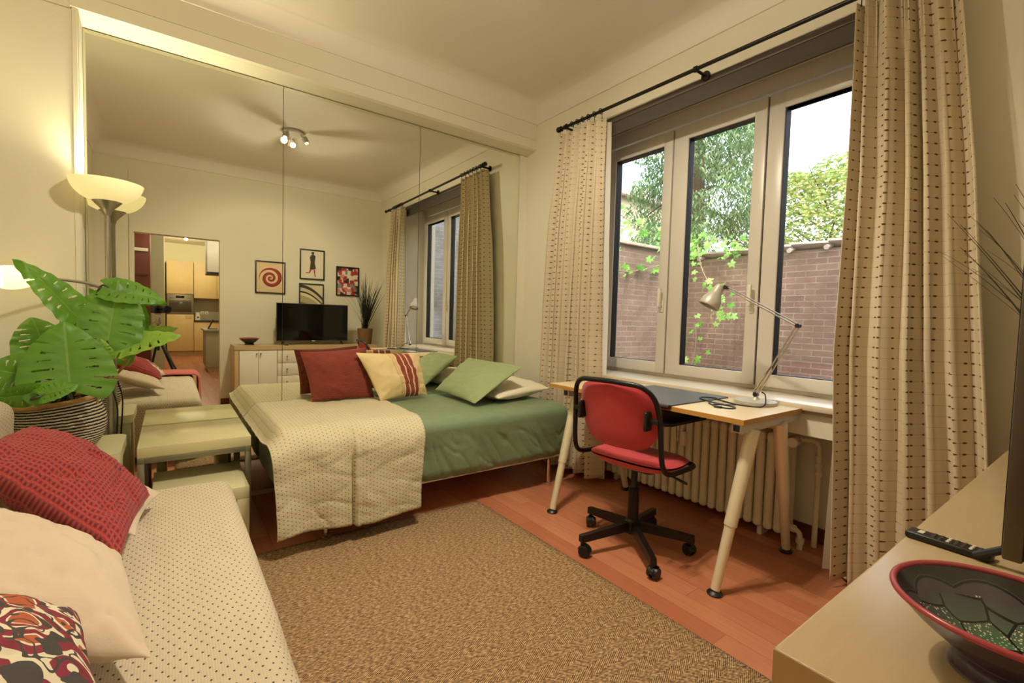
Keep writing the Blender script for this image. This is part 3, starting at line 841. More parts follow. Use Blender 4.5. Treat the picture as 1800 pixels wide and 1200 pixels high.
# bare upper twigs further back
cx2, cy2 = .3, 13.
tr = thing('bare_tree', 'sparse bare-twigged tree far behind the bushy one', 'tree', (cx2, cy2, GZ))
bm = B(); tube(bm, [(cx2, cy2, GZ), (cx2, cy2, 5.5)], [.12, .03], 8)
for k in range(70):
    a = k * 2.4; z = 2 + k * .055; L = 1.3
    p = Vector((cx2, cy2, z)); q = p + Vector((math.cos(a) * L, math.sin(a) * L, 1.3)); tube(bm, [p, (p + q) / 2 + Vector((0, 0, -.1)), q], [.018, .004], 4)
mesh('trunk', bm, MT['twig'], tr)
pts = [(cx2 + rnd.gauss(0, .8), cy2 + rnd.gauss(0, .8), rnd.uniform(3, 6.8)) for _ in range(900)]
bm = crown(B(), pts, .1, .4, .1, 12); mesh('foliage', bm, MT['hedge'], tr, smooth=False)

# climbing vine on the side wall and hanging in front of the window
def vine_leaf(bm, p, s, rr):
    """five-lobed leaf card with a little bend"""
    d = Vector((rr.uniform(-1, 1), rr.uniform(-1, .2), rr.uniform(-.9, .1))).normalized(); n = Vector((rr.uniform(-.6, .6), -1, rr.uniform(-.1, .9))).normalized()
    x = d.cross(n).normalized(); n = x.cross(d)
    c = bm.verts.new(p); ring = []
    for k in range(11):
        a = R_(-150 + 30 * k); rad = s * (1. if k % 2 == 1 else .62) * (1 - .25 * abs(k - 5) / 5)
        ring.append(bm.verts.new(Vector(p) + d * rad * math.cos(a) + x * rad * math.sin(a) - n * rad * .22 * (rad / s)))
    for A, C in zip(ring, ring[1:]): bm.faces.new((c, A, C))
def vine(name, label, paths, leaves, seed, size, cat='vine', loc=(0, 0, GZ), rnear=None):
    rr = random.Random(seed); v = thing(name, label, cat, loc)
    bm = B()
    for pth in paths: tube(bm, catmull(pth, 6), [.009, .003], 6)
    mesh('stem', bm, MT['twig'], v)
    bm = B(); allp = [q for pth in paths for q in catmull(pth, 10)]
    for _ in range(leaves):
        q = Vector(rr.choice(allp)) + Vector((rr.gauss(0, .09), rr.gauss(0, .06), rr.gauss(0, .08)))
        vine_leaf(bm, q, size * rr.uniform(.6, 1.25), rr)
    mesh('foliage', bm, MT['vine'], v, smooth=False)
vine('climbing_vine', 'bright green climbing vine along the top of the left garden wall', [
    [(-.92, 1.0, GZ), (-.9, 1.1, .8), (-.9, 1.3, 1.6), (-.95, 1.5, 2.3)],
    [(-.95, 1.0, 2.0), (-1.0, 1.6, 2.3), (-1.0, 2.3, 2.35), (-1.0, 3.0, 2.3)],
    [(-1.1, .9, 2.5), (-1.0, 1.5, 2.6), (-.9, 2.1, 2.4), (-.8, 2.9, 2.2)],
    [(-.92, 1.4, 1.9), (-.92, 2.0, 1.75), (-.92, 2.8, 1.9), (-.6, 3.1, 2.05), (.0, 3.15, 2.05)]], 230, 21, .062, loc=(-.92, 1.0, GZ))
vine('trailing_vine', 'vine strands trailing down in front of the brick wall, in the middle pane', [
    [(-.5, 3.0, 2.15), (-.35, 2.9, 1.8), (-.1, 2.85, 1.45), (.02, 2.8, 1.25)],
    [(-.75, 3.1, 2.2), (-.4, 3.1, 2.22), (.0, 3.12, 2.16), (.25, 3.12, 2.14)],
    [(-.7, 2.9, 2.3), (-.6, 2.7, 1.7), (-.5, 2.6, 1.1), (-.45, 2.6, .7)],
    [(-.55, 3.0, GZ), (-.5, 2.9, .2), (-.4, 2.9, .8), (-.42, 2.9, 1.1)]], 120, 33, .06, loc=(-.55, 3.0, GZ))
def sstep(x): x = min(max(x, 0), 1); return x * x * (3 - 2 * x)
def lerp_tab(tab, t):
    for (a, va), (b, vb) in zip(tab, tab[1:]):
        if t <= b: return va + (vb - va) * (t - a) / (b - a)
    return tab[-1][1]

# ------------------------------------------------------------------ curtain rod and curtains
RY = -.40
def rz(x): return 2.478 - .0115 * (x - .5)
rod = thing('curtain_rod', 'long black curtain rod with ball ends above the window', 'curtain rod', (1.66, RY, 2.46))
bm = B(); tube(bm, [(.50, RY, rz(.50)), (2.84, RY, rz(2.84))], .0105, 14); mesh('pole', bm, MT['iron'], rod)
for x in (.49, 2.85):
    bm = B(); bmesh.ops.create_uvsphere(bm, u_segments=16, v_segments=10, radius=.02, matrix=Matrix.Translation((x, RY, rz(x)))); tube(bm, [(x + (.02 if x < 1 else -.02), RY, rz(x)), (x + (.034 if x < 1 else -.034), RY, rz(x))], .014, 12); mesh('finial', bm, MT['iron'], rod)
for x in (.56, 1.585, 2.76):
    bm = B(); tube(bm, [(x, RY, rz(x) - .004), (x, YW, rz(x) - .004)], .008, 10); lathe(bm, [(0, 0), (.026, 0), (.026, .008), (.012, .014), (0, .014)], (x, YW, rz(x) - .004), 18, Matrix.Rotation(R_(90), 3, 'X').to_4x4())
    tube(bm, [(x - .009, RY, rz(x)), (x + .009, RY, rz(x))], .016, 12); mesh('bracket', bm, MT['iron'], rod)

def curtain(label, xl, xr, z0, z1, folds, fabric, seed, rings, linx):
    """xl, xr: tables of (z, x) for the two edges"""
    x0, x1 = lerp_tab(xl, z1), lerp_tab(xr, z1)
    c = thing('curtain', label, 'curtain', ((x0 + x1) / 2, RY, z0))
    def fn(u, v):
        z = z1 + (z0 - z1) * v; a, b = lerp_tab(xl, z), lerp_tab(xr, z)
        w = u + .075 * nz((u * 3.1 + seed, v * .55, 1.)) + .022 * nz((u * 8 + seed, v * 1.3, 4.))
        ph = 2 * math.pi * folds * w + seed
        amp = (.026 + .020 * sstep(v * 3)) * (.9 + .7 * nz((u * folds * .55 + 3, v * .6, seed)))
        s = math.sin(ph); s = math.copysign(abs(s) ** .7, s)
        pin = (1 - sstep(v * 6)) * .010 * math.sin(ph * 3 + 1)
        x = a + (b - a) * (u + (1 - abs(2 * u - 1) ** 6) * 1.25 / folds / 6.283 * math.sin(2 * ph + .35))
        y = RY + .010 + amp * s + .006 * math.sin(ph * 2 + 5 * nz((u * 2, v * 1.1, seed))) * v + .012 * nz((u * 7, v * 3, seed)) * v + pin
        hem = .006 * math.sin(ph * 1.0) if v > .99 else 0
        return (x, y, z + hem)
    NU = 190; acc = [0.]
    for i in range(NU): acc.append(acc[-1] + (Vector(fn((i + 1) / NU, .55)) - Vector(fn(i / NU, .55))).length)
    bm = B(); surf(bm, NU, 80, fn, lambda u, v: (acc[int(round(u * NU))], (1 - v) * (z1 - z0)))
    mesh('fabric', bm, MT['curtain'], c, mods=[('SOLIDIFY', dict(thickness=.0025, offset=0))])
    # small hooks in the gathered header
    for k in range(folds + 1):
        bm = B(); u = (k + .25) / (folds + .5); x = x0 + (x1 - x0) * u
        tube(bm, [(x, RY + .004, z1 - .01), (x, RY + .004, z1 + .015), (x, RY, rz(x) - .014)], .0022, 6)
        mesh('hook', bm, MT['iron'], c)
    for k in range(rings):
        x = x0 + (x1 - x0) * (k + .5) / rings; bm = B()
        tube(bm, [(x + .002 * math.sin(k), RY + .0165 * math.cos(R_(a)), rz(x) + .0165 * math.sin(R_(a))) for a in range(0, 360, 24)], .003, 6, closed=True); mesh('ring', bm, MT['iron'], c)
    la, lb = linx
    def fl(u, v):
        z = z1 - .02 + (z0 - .012 - z1 + .02) * v; a, b = lerp_tab(la, z), lerp_tab(lb, z)
        return (a + (b - a) * u, RY + .068 + .014 * math.sin(u * 6.283 * folds * .6 + 1 + seed) + .012 * nz((u * 6, v * 3, seed + 4)), z)
    bm = B(); surf(bm, 60, 30, fl); mesh('lining', bm, MT['lining'], c)
    return c
curtain('cream tufted curtain at the left of the window, beside the bed',
        [(.0, .325), (.58, .352), (1.15, .378), (1.79, .415), (2.44, .492)], [(0, .985), (.62, .955), (.96, .944), (1.71, .937), (2.44, .925)],
        .045, 2.435, 6, 1.02, 2, 8, ([(0, .40), (2.44, .52)], [(0, .985), (2.44, .930)]))
curtain('cream tufted curtain at the right of the window, behind the sideboard',
        [(0, 2.362), (.5, 2.345), (.99, 2.322), (1.75, 2.330), (2.44, 2.318)], [(0, 2.845), (.69, 2.796), (1.66, 2.715), (2.15, 2.66), (2.44, 2.625)],
        .03, 2.425, 6, 1.15, 5, 8, ([(0, 2.292), (.8, 2.311), (1.3, 2.34), (2.44, 2.36)], [(0, 2.75), (2.44, 2.6)]))

# ------------------------------------------------------------------ rug
bm = B()
def rugf(u, v):
    e = max(abs(u - .5), abs(v - .5)) * 2
    return (.775 + 1.99 * u + .006 * math.sin(v * 9) + .004 * v, -2.66 + 1.448 * v + .012 * u, .0085 + .002 * nz((u * 9, v * 9, 0)))
surf(bm, 60, 44, rugf); 
solo('rug', bm, MT['rug'], 'tan sisal rug on the wooden floor in front of the bed', 'rug', (1.77, -1.94, 0), mods=[('SOLIDIFY', dict(thickness=.008, offset=-1))])

# ------------------------------------------------------------------ bed against the mirror
bed = thing('bed', 'single bed with green cover and steel legs against the mirror', 'bed', (.43, -1.4, 0))
def gdisp(p, d):
    f = max(0, d.x)
    w = .004 * fbm(p * 3.0)
    # slanting creases over the hanging front
    if d.x > .3:
        q = Vector((p.y * 5.2 + p.z * 3.4, p.z * 2.1 - p.y * .6, 4.))
        low = sstep((.47 - p.z) / .12)
        w += f * low * (-.007 * max(0, 1 - abs(nz(q)) * 8) - .006 * max(0, 1 - abs(nz(q * 2.3 + Vector((3, 7, 1)))) * 7) + .005 * nz(Vector((p.y * 5, p.z * 5, 2.))))
        w += .005 * f * low * (1 - sstep((.25 - p.z) / .06)) * math.sin(p.y * 13 + 3 * nz(p * 3))
    return w
bm = dense_box(B(), (.008, -2.27, .185), (.845, -.515, .54), .07, (46, 190, 56), gdisp)
mesh('bed_cover', bm, MT['green'], bed)
bm = B(); box(bm, .03, .80, -2.24, -.545, .182, .205, .005); mesh('frame', bm, MT['white_f'], bed)
for x, y in ((.795, -2.085), (.795, -.665), (.06, -2.085), (.06, -.665)):
    bm = B(); lathe(bm, [(0, 0.0095 if y < -1.3 and x > .5 else 0), (.021, .0095 if y < -1.3 and x > .5 else 0), (.021, .022), (.0155, .026), (.0155, .185), (0, .185)], (x, y, 0), 18); mesh('leg', bm, MT['chrome'], bed)

# dotted throw over the left half of the bed
pth = [(.0015, .556), (.35, .560)] + [(.745 + .115 * math.sin(R_(a)), .445 + .115 * math.cos(R_(a))) for a in range(0, 91, 10)] + [(.872, .30), (.884, .10)]
PP, PL = path_resample([(a, 0, b) for a, b in pth], 100)
def throwf(u, v):
    y = -2.345 + .755 * u + (.03 * sstep((v - .5) * 2) * (1 - u)) - .05 * sstep((v - .55) * 2.4) * u * .9
    k = v * 100; i = min(int(k), 99); p = PP[i].lerp(PP[i + 1], k - i)
    drop = sstep((-2.265 - y) / .08) * .075 * (1 - sstep((v - .55) * 5))
    hang = sstep((v - .62) / .12)
    fold = -.022 * math.exp(-((u - .47 - .02 * v) / .011) ** 2) * (.15 + .85 * sstep((v - .72) / .1)) + .016 * math.exp(-((u - .50 - .02 * v) / .016) ** 2) * hang
    fold += hang * (.007 * math.sin(u * 21 + 1) + .008 * nz((u * 5, v * 7, 1)) - .003 * max(0, 1 - abs(nz((u * 2.2, v * 13, 3.))) * 7)) + .010 * math.exp(-((u - .8) / .05) ** 2) * hang
    wave = .0035 * fbm((u * 5, v * 9, .5)) - .004 * max(0, 1 - abs(nz((u * 3, v * 10, 8.))) * 8)
    ztop = (1 - hang)
    return (p.x + fold + wave * hang + (.019 * hang), y, p.z - drop + wave * ztop + fold * .35 * ztop + (-.012 * u * u * v + .012 * math.sin(u * 8.) * v * hang))
bm = B(); surf(bm, 170, 120, throwf, lambda u, v: (u * .755, v * PL))
th = solo('dotted_throw', bm, MT['dot_far'], 'cream dotted cotton throw hanging over the front of the green bed', 'throw', (.45, -1.97, .10), mods=[('SOLIDIFY', dict(thickness=.006, offset=1))])

def cushion(name, label, cat, A, Bq, C, D, th_, m, seed, parent=None, **k):
    bm = pillow_bm(A, Bq, C, D, th_, seed, **k)
    c = (Vector(A) + Vector(Bq) + Vector(C) + Vector(D)) / 4; zmin = min(v.co.z for v in bm.verts)
    return solo(name, bm, m, label, cat, (c.x, c.y, zmin))
cushion('cushion', 'rust red waffle cushion leaning on the mirror on the bed', 'cushion', (.155, -2.00, .565), (.155, -1.62, .565), (.085, -1.655, .885), (.085, -2.055, .862), .12, MT['waffle2'], 3, wr=.008, pinch=.05)
cushion('cushion', 'cream cushion with red stripes leaning beside the rust red one', 'cushion', (.285, -1.625, .56), (.20, -1.265, .56), (.135, -1.30, .845), (.165, -1.745, .858), .13, MT['stripe'], 8, wr=.008, pinch=.05)
cushion('bed_pillow', 'flat cream pillow under the green one at the bed end', 'pillow', (.66, -.99, .585), (.60, -.50, .612), (.06, -.49, .625), (.05, -.98, .59), .14, MT['white_f'], 5, wr=.006, pinch=.06)
cushion('bed_pillow', 'sage green pillow propped on the cream pillow on the bed', 'pillow', (.09, -1.15, .575), (.65, -1.16, .565), (.665, -.80, .785), (.075, -.87, .795), .11, MT['greenp'], 12, wr=.007, pinch=.03)

# ------------------------------------------------------------------ daybed in the foreground
db = thing('daybed', 'low daybed along the left wall, under the cream dotted bedspread', 'bed', (1.85, -2.89, 0))
bm = dense_box(B(), (1.02, -3.27, .20), (2.66, -2.53, .437), .04, (12, 8, 4)); mesh('mattress', bm, MT['white_f'], db)
bm = B(); box(bm, 1.04, 2.64, -3.26, -2.55, .14, .20, .006); mesh('frame', bm, MT['steel'], db)
for x, y in ((1.08, -2.62), (2.58, -2.62), (1.08, -3.2), (2.58, -3.2)):
    bm = B(); tube(bm, [(x, y, .0095 if (y > -2.66) else 0), (x, y, .14)], .018, 14); mesh('leg', bm, MT['chrome'], db)
def sdisp(p, d):
    w = .003 * fbm(p * 2.2) + .003
    w += -.0035 * max(0, 1 - abs(nz((p.x * 1.2 + 2, p.y * 7, 0))) * 9) * max(0, d.z)
    w += .007 * math.sin(p.x * 15 + 2 * nz(p * 2)) * max(0, d.y) * sstep((.35 - p.z) / .25)
    return w
bm = dense_box(B(), (.995, -3.288, .05), (2.70, -2.495, .452), .055, (110, 52, 24), sdisp)
bmesh.ops.delete(bm, geom=[f for f in bm.faces if f.calc_center_median().z < .06], context='FACES')
solo('bedspread', bm, MT['dot_near'], 'cream dotted cotton bedspread covering the daybed in the foreground', 'bedspread', (1.85, -2.89, .05))
bm = dense_box(B(), (.68, -3.285, .455), (1.58, -3.13, .765), .06, (60, 12, 22), lambda p, d: .006 * fbm(p * 5))
for v in bm.verts:
    if v.co.x < .98: v.co.z = max(v.co.z, .458)
solo('back_cushion', bm, MT['dot_near'], 'long cream dotted back cushion against the wall on the daybed, left of the basket', 'cushion', (1.2, -3.2, .455))

cushion('cushion', 'pale cream pillow on the daybed, mostly hidden behind the red waffle cushion', 'pillow', (1.235, -2.715, .50), (1.60, -2.76, .52), (1.45, -3.08, .66), (1.06, -3.05, .66), .10, MT['cream'], 21)
cushion('cushion', 'big red waffle cushion leaning back on the daybed', 'cushion', (1.40, -2.735, .555), (1.80, -2.775, .555), (1.52, -3.085, .755), (1.13, -3.02, .735), .15, MT['waffle'], 31, wr=.01, pinch=.05, n=44)
cushion('cushion', 'plain pale cream cushion in the foreground, between the red and patterned cushions', 'pillow', (1.80, -2.775, .560), (2.12, -2.715, .505), (2.08, -3.06, .62), (1.62, -3.06, .69), .13, MT['cream'], 44, wr=.006, pinch=.03, n=44)
cushion('cushion', 'burgundy, rust and black animal print cushion at the lower left corner', 'cushion', (2.03, -2.815, .575), (2.36, -2.735, .515), (2.40, -3.10, .63), (1.96, -3.12, .69), .14, MT['animal'], 57, wr=.006, pinch=.05)

# pink knitted throw across the near end of the daybed
def pinkf(u, v):
    y = -3.26 + .765 * min(u / .62, 1); z = .468
    if u > .62:
        t = (u - .62) / .38
        a = min(t / .3, 1) * math.pi / 2
        y = -2.50 + .035 * math.sin(a); z = .433 + .035 * math.cos(a) - max(0, t - .3) * .36
    x = 2.36 + .30 * v + .02 * math.sin(u * 5) + (.06 * (1 - u))
    b = .018 * abs(math.sin(v * 9.4)) + .006 * nz((u * 7, v * 4, 2))
    return (x, y + (b if u > .7 else 0), z + (b if u <= .7 else 0))
bm = B(); surf(bm, 60, 40, pinkf); solo('knitted_throw', bm, MT['pink'], 'folded dusty pink knitted throw across the near end of the daybed', 'throw', (2.5, -2.9, .47), mods=[('SOLIDIFY', dict(thickness=.01, offset=1))])
# ------------------------------------------------------------------ side table with grey metal legs and the nested one beneath
def metal_table(name, label, x0, x1, y0, y1, zt, th, leg, m_top, m_leg):
    t = thing(name, label, 'side table', ((x0 + x1) / 2, (y0 + y1) / 2, 0))
    bm = B(); box(bm, x0, x1, y0, y1, zt - th, zt, .003); mesh('table_top', bm, m_top, t)
    for x in (x0, x1 - leg):
        for y in (y0, y1 - leg):
            bm = B(); box(bm, x, x + leg, y, y + leg, 0, zt - th - leg, .002); mesh('leg', bm, m_leg, t)
    bm = B(); z0, z1 = zt - th - leg, zt - th
    box(bm, x0, x1, y0, y0 + leg, z0, z1, .002); box(bm, x0, x1, y1 - leg, y1, z0, z1, .002); box(bm, x0, x0 + leg, y0 + leg, y1 - leg, z0, z1, .002); box(bm, x1 - leg, x1, y0 + leg, y1 - leg, z0, z1, .002)
    mesh('rail', bm, m_leg, t); return t
metal_table('side_table', 'cream lacquered side table with grey metal legs, between basket and bed', .012, .485, -2.806, -2.362, .48, .05, .026, MT['lacq'], MT['tablem'])
nt = thing('nested_table', 'lower cream table nested under the metal-legged side table', 'side table', (.48, -2.57, 0))
bm = B(); box(bm, .27, .70, -2.752, -2.395, .245, .30, .003); mesh('table_top', bm, MT['lacq2'], nt)
for y0, y1 in ((-2.752, -2.702), (-2.445, -2.395)):
    bm = B(); box(bm, .27, .70, y0, y1, 0, .245, .003); mesh('side_panel', bm, MT['lacq2'], nt)
st = thing('plant_table', 'small white round-cornered table under the striped basket', 'side table', (.44, -3.07, 0))
bm = B(); prism(bm, rrect(.235, .635, -3.285, -2.852, .05), 2, .455, .5); mesh('table_top', bm, MT['lacq2'], st)
for x in (.25, .58):
    for y in (-3.27, -2.905):
        bm = B(); box(bm, x, x + .038, y, y + .038, 0, .455, .006); mesh('leg', bm, MT['lacq2'], st)

# ------------------------------------------------------------------ striped basket with handles and the monstera in it
bk = thing('striped_basket', 'black and cream striped woven basket with rope handles on the white table', 'basket', (.42, -3.06, .5))
bx, by = .42, -3.06
profb = [(.0, .502), (.10, .502), (.118, .51), (.14, .545), (.152, .59), (.150, .63), (.137, .665), (.127, .69), (.124, .70)]
PB, LB = path_resample([(a, 0, b) for a, b in catmull([(r, z, 0) for r, z in profb], 6) for a, b in [(a, b)]] if False else [(p.x, 0, p.y) for p in catmull([(r, z, 0) for r, z in profb], 6)], 60)
def tilt(p):   # the soft rim sags to the left
    return (p[0], p[1], p[2] + max(0, p[2] - .6) / .1 * ((p[1] - by) * .16))
def basf(u, v):
    k = v * 60; i = min(int(k), 59); p = PB[i].lerp(PB[i + 1], k - i); a = u * 2 * math.pi
    r = p.x * (1 + .02 * math.sin(a * 3 + 1) * v); return tilt((bx + r * math.cos(a), by + r * math.sin(a), p.z))
bm = B(); surf(bm, 64, 60, basf, lambda u, v: (u * .9, v * LB), closed=True)
mesh('body', bm, MT['basket'], bk, mods=[('SOLIDIFY', dict(thickness=.008, offset=-1))])
bm = B(); tube(bm, [tilt((bx + .1245 * math.cos(R_(a)), by + .1245 * math.sin(R_(a)), .702 + .002 * math.sin(a))) for a in range(0, 360, 6)], .0095, 8, closed=True); mesh('rim', bm, MT['rope'], bk)
for s, e in ((1, .09), (-1, .07)):
    yb = by + s * .122; bm = B()
    for dx in (0, .006):
        tube(bm, catmull([tilt((bx + .035 + dx, yb, .67)), tilt((bx + .04 + dx, yb + s * .012, .705)), (bx + .02 + dx, yb + s * .045, .705 + e * .55 + .02 * s), (bx - .02 + dx, yb + s * .065, .705 + e * .85 + .02 * s), (bx - .05 + dx, yb + s * .035, .705 + e * .5), tilt((bx - .05 + dx, yb, .69))], 8), .0042, 8)
    mesh('handle', bm, MT['rope'], bk)

mo = thing('monstera_plant', 'large green monstera plant standing in the striped basket', 'plant', (.42, -3.06, .512))
bm = B(); lathe(bm, [(0, .512), (.075, .512), (.09, .64), (.094, .65), (.088, .65), (.082, .63), (0, .63)], (bx, by, 0), 28); mesh('nursery_pot', bm, MT['blackp'], mo)
bm = B(); lathe(bm, [(0, .6415), (.04, .638), (.081, .632)], (bx, by, 0), 24); mesh('soil', bm, MT['soil'], mo)
def monstera(base, tip, W, roll=0., fold=.12, droop=.10, m='leaf', seed=0, cupn=None):
    base, tip = Vector(base), Vector(tip); d = tip - base; L = d.length; d = d.normalized()
    n = (CP + Vector((0, 0, .3)) - base).normalized(); n = (n - d * n.dot(d)).normalized()
    n = Matrix.Rotation(R_(roll), 3, d) @ n; x = d.cross(n).normalized()
    rr = random.Random(seed); NS, NTT = 84, 14
    slits = []
    for side in (-1, 1):
        for k in range(6):
            s = .10 + k * .125 + rr.uniform(-.012, .012)
            open_ = rr.random() < .14
            slits.append((side, s, .008 + .004 * rr.random(), rr.uniform(.42, .58) if open_ else rr.uniform(.26, .40), 2. if open_ else rr.uniform(.62, .78)))
    bm = B(); ul = bm.loops.layers.uv.verify(); V = {}
    def width(s): return W / 2 * (math.sin(math.pi * min(1, s * .94 + .06) ** .60) ** .72) if s < 1 else 0
    def pos(side, i, j):
        s, t = i / NS, j / NTT
        slant = -.30 + .62 * s
        w = width(s) * t; along = s + slant * t * (1 - s * .55) * .62
        lob = 1 + .012 * math.sin(s * 30) * t
        p = base + d * (L * along) + x * (side * w * lob)
        p += n * (-droop * L * along * along + fold * w * 1.2 - .42 * fold * W * t * t + .010 * L * math.sin(s * 40) * t)
        return p
    def vert(side, i, j):
        key = (0, i, 0) if j == 0 else (side, i, j)
        if key not in V: V[key] = bm.verts.new(pos(side, i, j))
        return V[key]
    for side in (-1, 1):
        for i in range(NS):
            for j in range(NTT):
                s, t = (i + .5) / NS, (j + .5) / NTT
                if any(sd == side and abs(s - ss) < hw * (.5 + .7 * min(1, (t - a) / .3)) and a < t < b for sd, ss, hw, a, b in slits): continue
                q = [vert(side, i, j), vert(side, i + 1, j), vert(side, i + 1, j + 1), vert(side, i, j + 1)]
                u = []
                for v in q:
                    if v not in u: u.append(v)
                f = bm.faces.new(u)
                for l in f.loops:
                    rel = l.vert.co - base; l[ul].uv = (rel.dot(x) / W, rel.dot(d) / L)
    lf = mesh('leaf', bm, MT[m], mo)
    root = Vector((bx, by, .63)); mid = root.lerp(base, .5) + Vector((0, 0, .06)) - Vector((.02, 0, 0))
    bm = B(); tube(bm, catmull([root + (base - root) * .05, mid, base - d * .03, base + d * .01], 8), [.005, .0035], 8); mesh('petiole', bm, MT['stem'], lf)
monstera((.655, -2.995, .772), (.585, -3.018, 1.02), .285, 0, .10, .06, seed=1)
monstera((.60, -3.085, .82), (.66, -3.20, .865), .19, -8, .12, .12, seed=2)
monstera((.42, -3.09, .885), (.36, -3.14, 1.045), .20, 10, .15, .1, seed=3)
monstera((.45, -2.985, 1.035), (.50, -3.14, 1.262), .16, 38, .5, .0, seed=4)
monstera((.48, -2.90, .945), (.41, -2.868, 1.20), .225, 0, .1, .05, seed=5)
monstera((.40, -2.90, 1.175), (.40, -2.712, 1.155), .15, -38, .22, .12, seed=6)
monstera((.45, -2.895, .915), (.50, -2.668, .985), .17, -48, .2, .02, 'leafp', seed=7)
monstera((.30, -2.85, .96), (.25, -2.81, 1.12), .12, 0, .2, .05, seed=8)
monstera((.70, -3.066, .765), (.68, -2.975, .803), .10, -40, .3, .05, seed=9)
monstera((.66, -3.092, .768), (.71, -3.18, .765), .10, -35, .3, .05, seed=10)
monstera((.55, -2.897, .885), (.56, -2.912, .958), .06, 0, .3, .1, 'leafp', seed=11)
monstera((.33, -3.0, 1.0), (.22, -2.93, 1.16), .17, 160, .2, .05, seed=13)

# ------------------------------------------------------------------ floor lamp
fl = thing('floor_lamp', 'slim steel floor lamp with opal bowl shade and lit reading arm, beside the mirror', 'floor lamp', (.135, -2.922, 0))
lx, ly = .135, -2.922
bm = B(); lathe(bm, [(0, 0), (.112, 0), (.115, .012), (.10, .022), (.02, .028), (0, .028)], (lx, ly, 0), 32); mesh('base', bm, MT['steel'], fl)
bm = B(); tube(bm, [(lx, ly, .025), (lx, ly, 1.56)], .0105, 14); tube(bm, [(lx, ly, 1.165), (lx, ly, 1.21)], .016, 14); mesh('pole', bm, MT['steel'], fl)
bm = B(); lathe(bm, [(.0, 1.535), (.013, 1.535), (.016, 1.55), (.029, 1.568), (.046, 1.586), (.057, 1.598), (.05, 1.601), (0, 1.597)], (lx, ly, 0), 28); mesh('cup', bm, MT['steel'], fl)
sp = [(.03, 1.598), (.05, 1.598), (.085, 1.612), (.112, 1.635), (.128, 1.66), (.137, 1.686)]
bm = B(); lathe(bm, [(p.x, p.y) for p in catmull([(a, b, 0) for a, b in sp], 5)], (lx, ly, 0), 48)
mesh('bowl_shade', bm, MT['shade'], fl, mods=[('SOLIDIFY', dict(thickness=.004, offset=0))])
bm = B(); bmesh.ops.create_uvsphere(bm, u_segments=16, v_segments=10, radius=.026, matrix=Matrix.Translation((lx, ly, 1.638))); mesh('bulb', bm, MT['bulb'], fl)
arm = catmull([(lx, ly, 1.17), (lx + .03, ly - .03, 1.19), (lx + .05, ly - .07, 1.205), (lx + .09, ly - .14, 1.213), (lx + .14, ly - .215, 1.212)], 8)
bm = B(); tube(bm, arm, .0065, 10); mesh('reading_arm', bm, MT['steel'], fl)
# small lit shade at the arm's end, opening to the left
sc_ = Vector((.29, -3.145, 1.212)); ax = Vector((.35, -.93, -.05)).normalized()
Q = ax.to_track_quat('Z', 'Y').to_matrix().to_4x4(); Q.translation = sc_
bm = B(); lathe(bm, [(0, -.022), (.012, -.022), (.017, 0), (.017, .004), (0, .004)], (0, 0, 0), 20); bmesh.ops.transform(bm, matrix=Q, verts=bm.verts); mesh('shade_holder', bm, MT['steel'], fl)
bm = B(); lathe(bm, [(p.x, p.y) for p in catmull([(.014, .0, 0), (.032, .012, 0), (.044, .04, 0), (.048, .075, 0), (.044, .10, 0)], 5)], (0, 0, 0), 32); bmesh.ops.transform(bm, matrix=Q, verts=bm.verts)
mesh('reading_shade', bm, MT['shade2'], fl, mods=[('SOLIDIFY', dict(thickness=.003, offset=0))])
bm = B(); bmesh.ops.create_uvsphere(bm, u_segments=14, v_segments=8, radius=.018, matrix=Matrix.Translation(sc_ + ax * .05)); mesh('bulb', bm, MT['bulb'], fl)
bm = B(); box(bm, lx + .008, lx + .026, ly - .008, ly + .008, 1.155, 1.19, .003); mesh('switch', bm, MT['blackp'], fl)
bm = B(); tube(bm, catmull([(lx + .01, ly + .012, .70), (lx + .018, ly + .03, .60), (lx + .01, ly + .022, .40), (lx + .02, ly + .02, .2), (lx + .03, ly + .05, .02)], 8), .0035, 8); mesh('cord', bm, MT['blackp'], fl)

# ------------------------------------------------------------------ radiator in the niche under the window
ra = thing('radiator', 'cream column radiator in the niche under the window', 'radiator', (1.45, -.15, .05))
nsec = 24; x0, x1 = .86, 2.045; pit = (x1 - x0) / (nsec - 1)
for k in range(nsec):
    x = x0 + pit * k; bm = B()
    for y in (-.205, -.15, -.095):
        tube(bm, [(x, y, .07), (x, y, .10), (x, y, .50), (x, y, .54)], [.019, .0225, .0225, .019], 12)
    for z0_, z1_, zc in ((.05, .105, 0), (.50, .56, 0)):
        box(bm, x - pit * .44, x + pit * .44, -.2275, -.0725, z0_, z1_, .021, 4)
    mesh('section', bm, MT['rad'], ra)
bm = B(); tube(bm, [(x0 - .03, -.15, .08), (x1 + .03, -.15, .08)], .018, 12); tube(bm, [(x0 - .03, -.15, .53), (x1 + .03, -.15, .53)], .018, 12); mesh('header', bm, MT['rad'], ra)
for x in (x0 + .1, x1 - .1):
    bm = B(); box(bm, x - .012, x + .012, -.19, -.11, 0, .06, .003); mesh('foot', bm, MT['rad'], ra)
bm = B(); tube(bm, [(x1 + .03, -.15, .53), (x1 + .05, -.17, .53)], .013, 12); tube(bm, [(x1 + .05, -.17, .53), (x1 + .055, -.235, .53)], [.021, .024], 18); mesh('valve_knob', bm, MT['whitep'], ra)
bm = B(); tube(bm, catmull([(x1 + .04, -.15, .53), (x1 + .09, -.12, .535), (x1 + .12, -.10, .52), (x1 + .125, -.095, .46), (x1 + .125, -.095, .20), (x1 + .125, -.095, .0)], 8), .0125, 12)
for z in (.44, .40, .36): tube(bm, [(x1 + .125, -.095, z), (x1 + .125, -.095, z + .022)], .0175, 12)
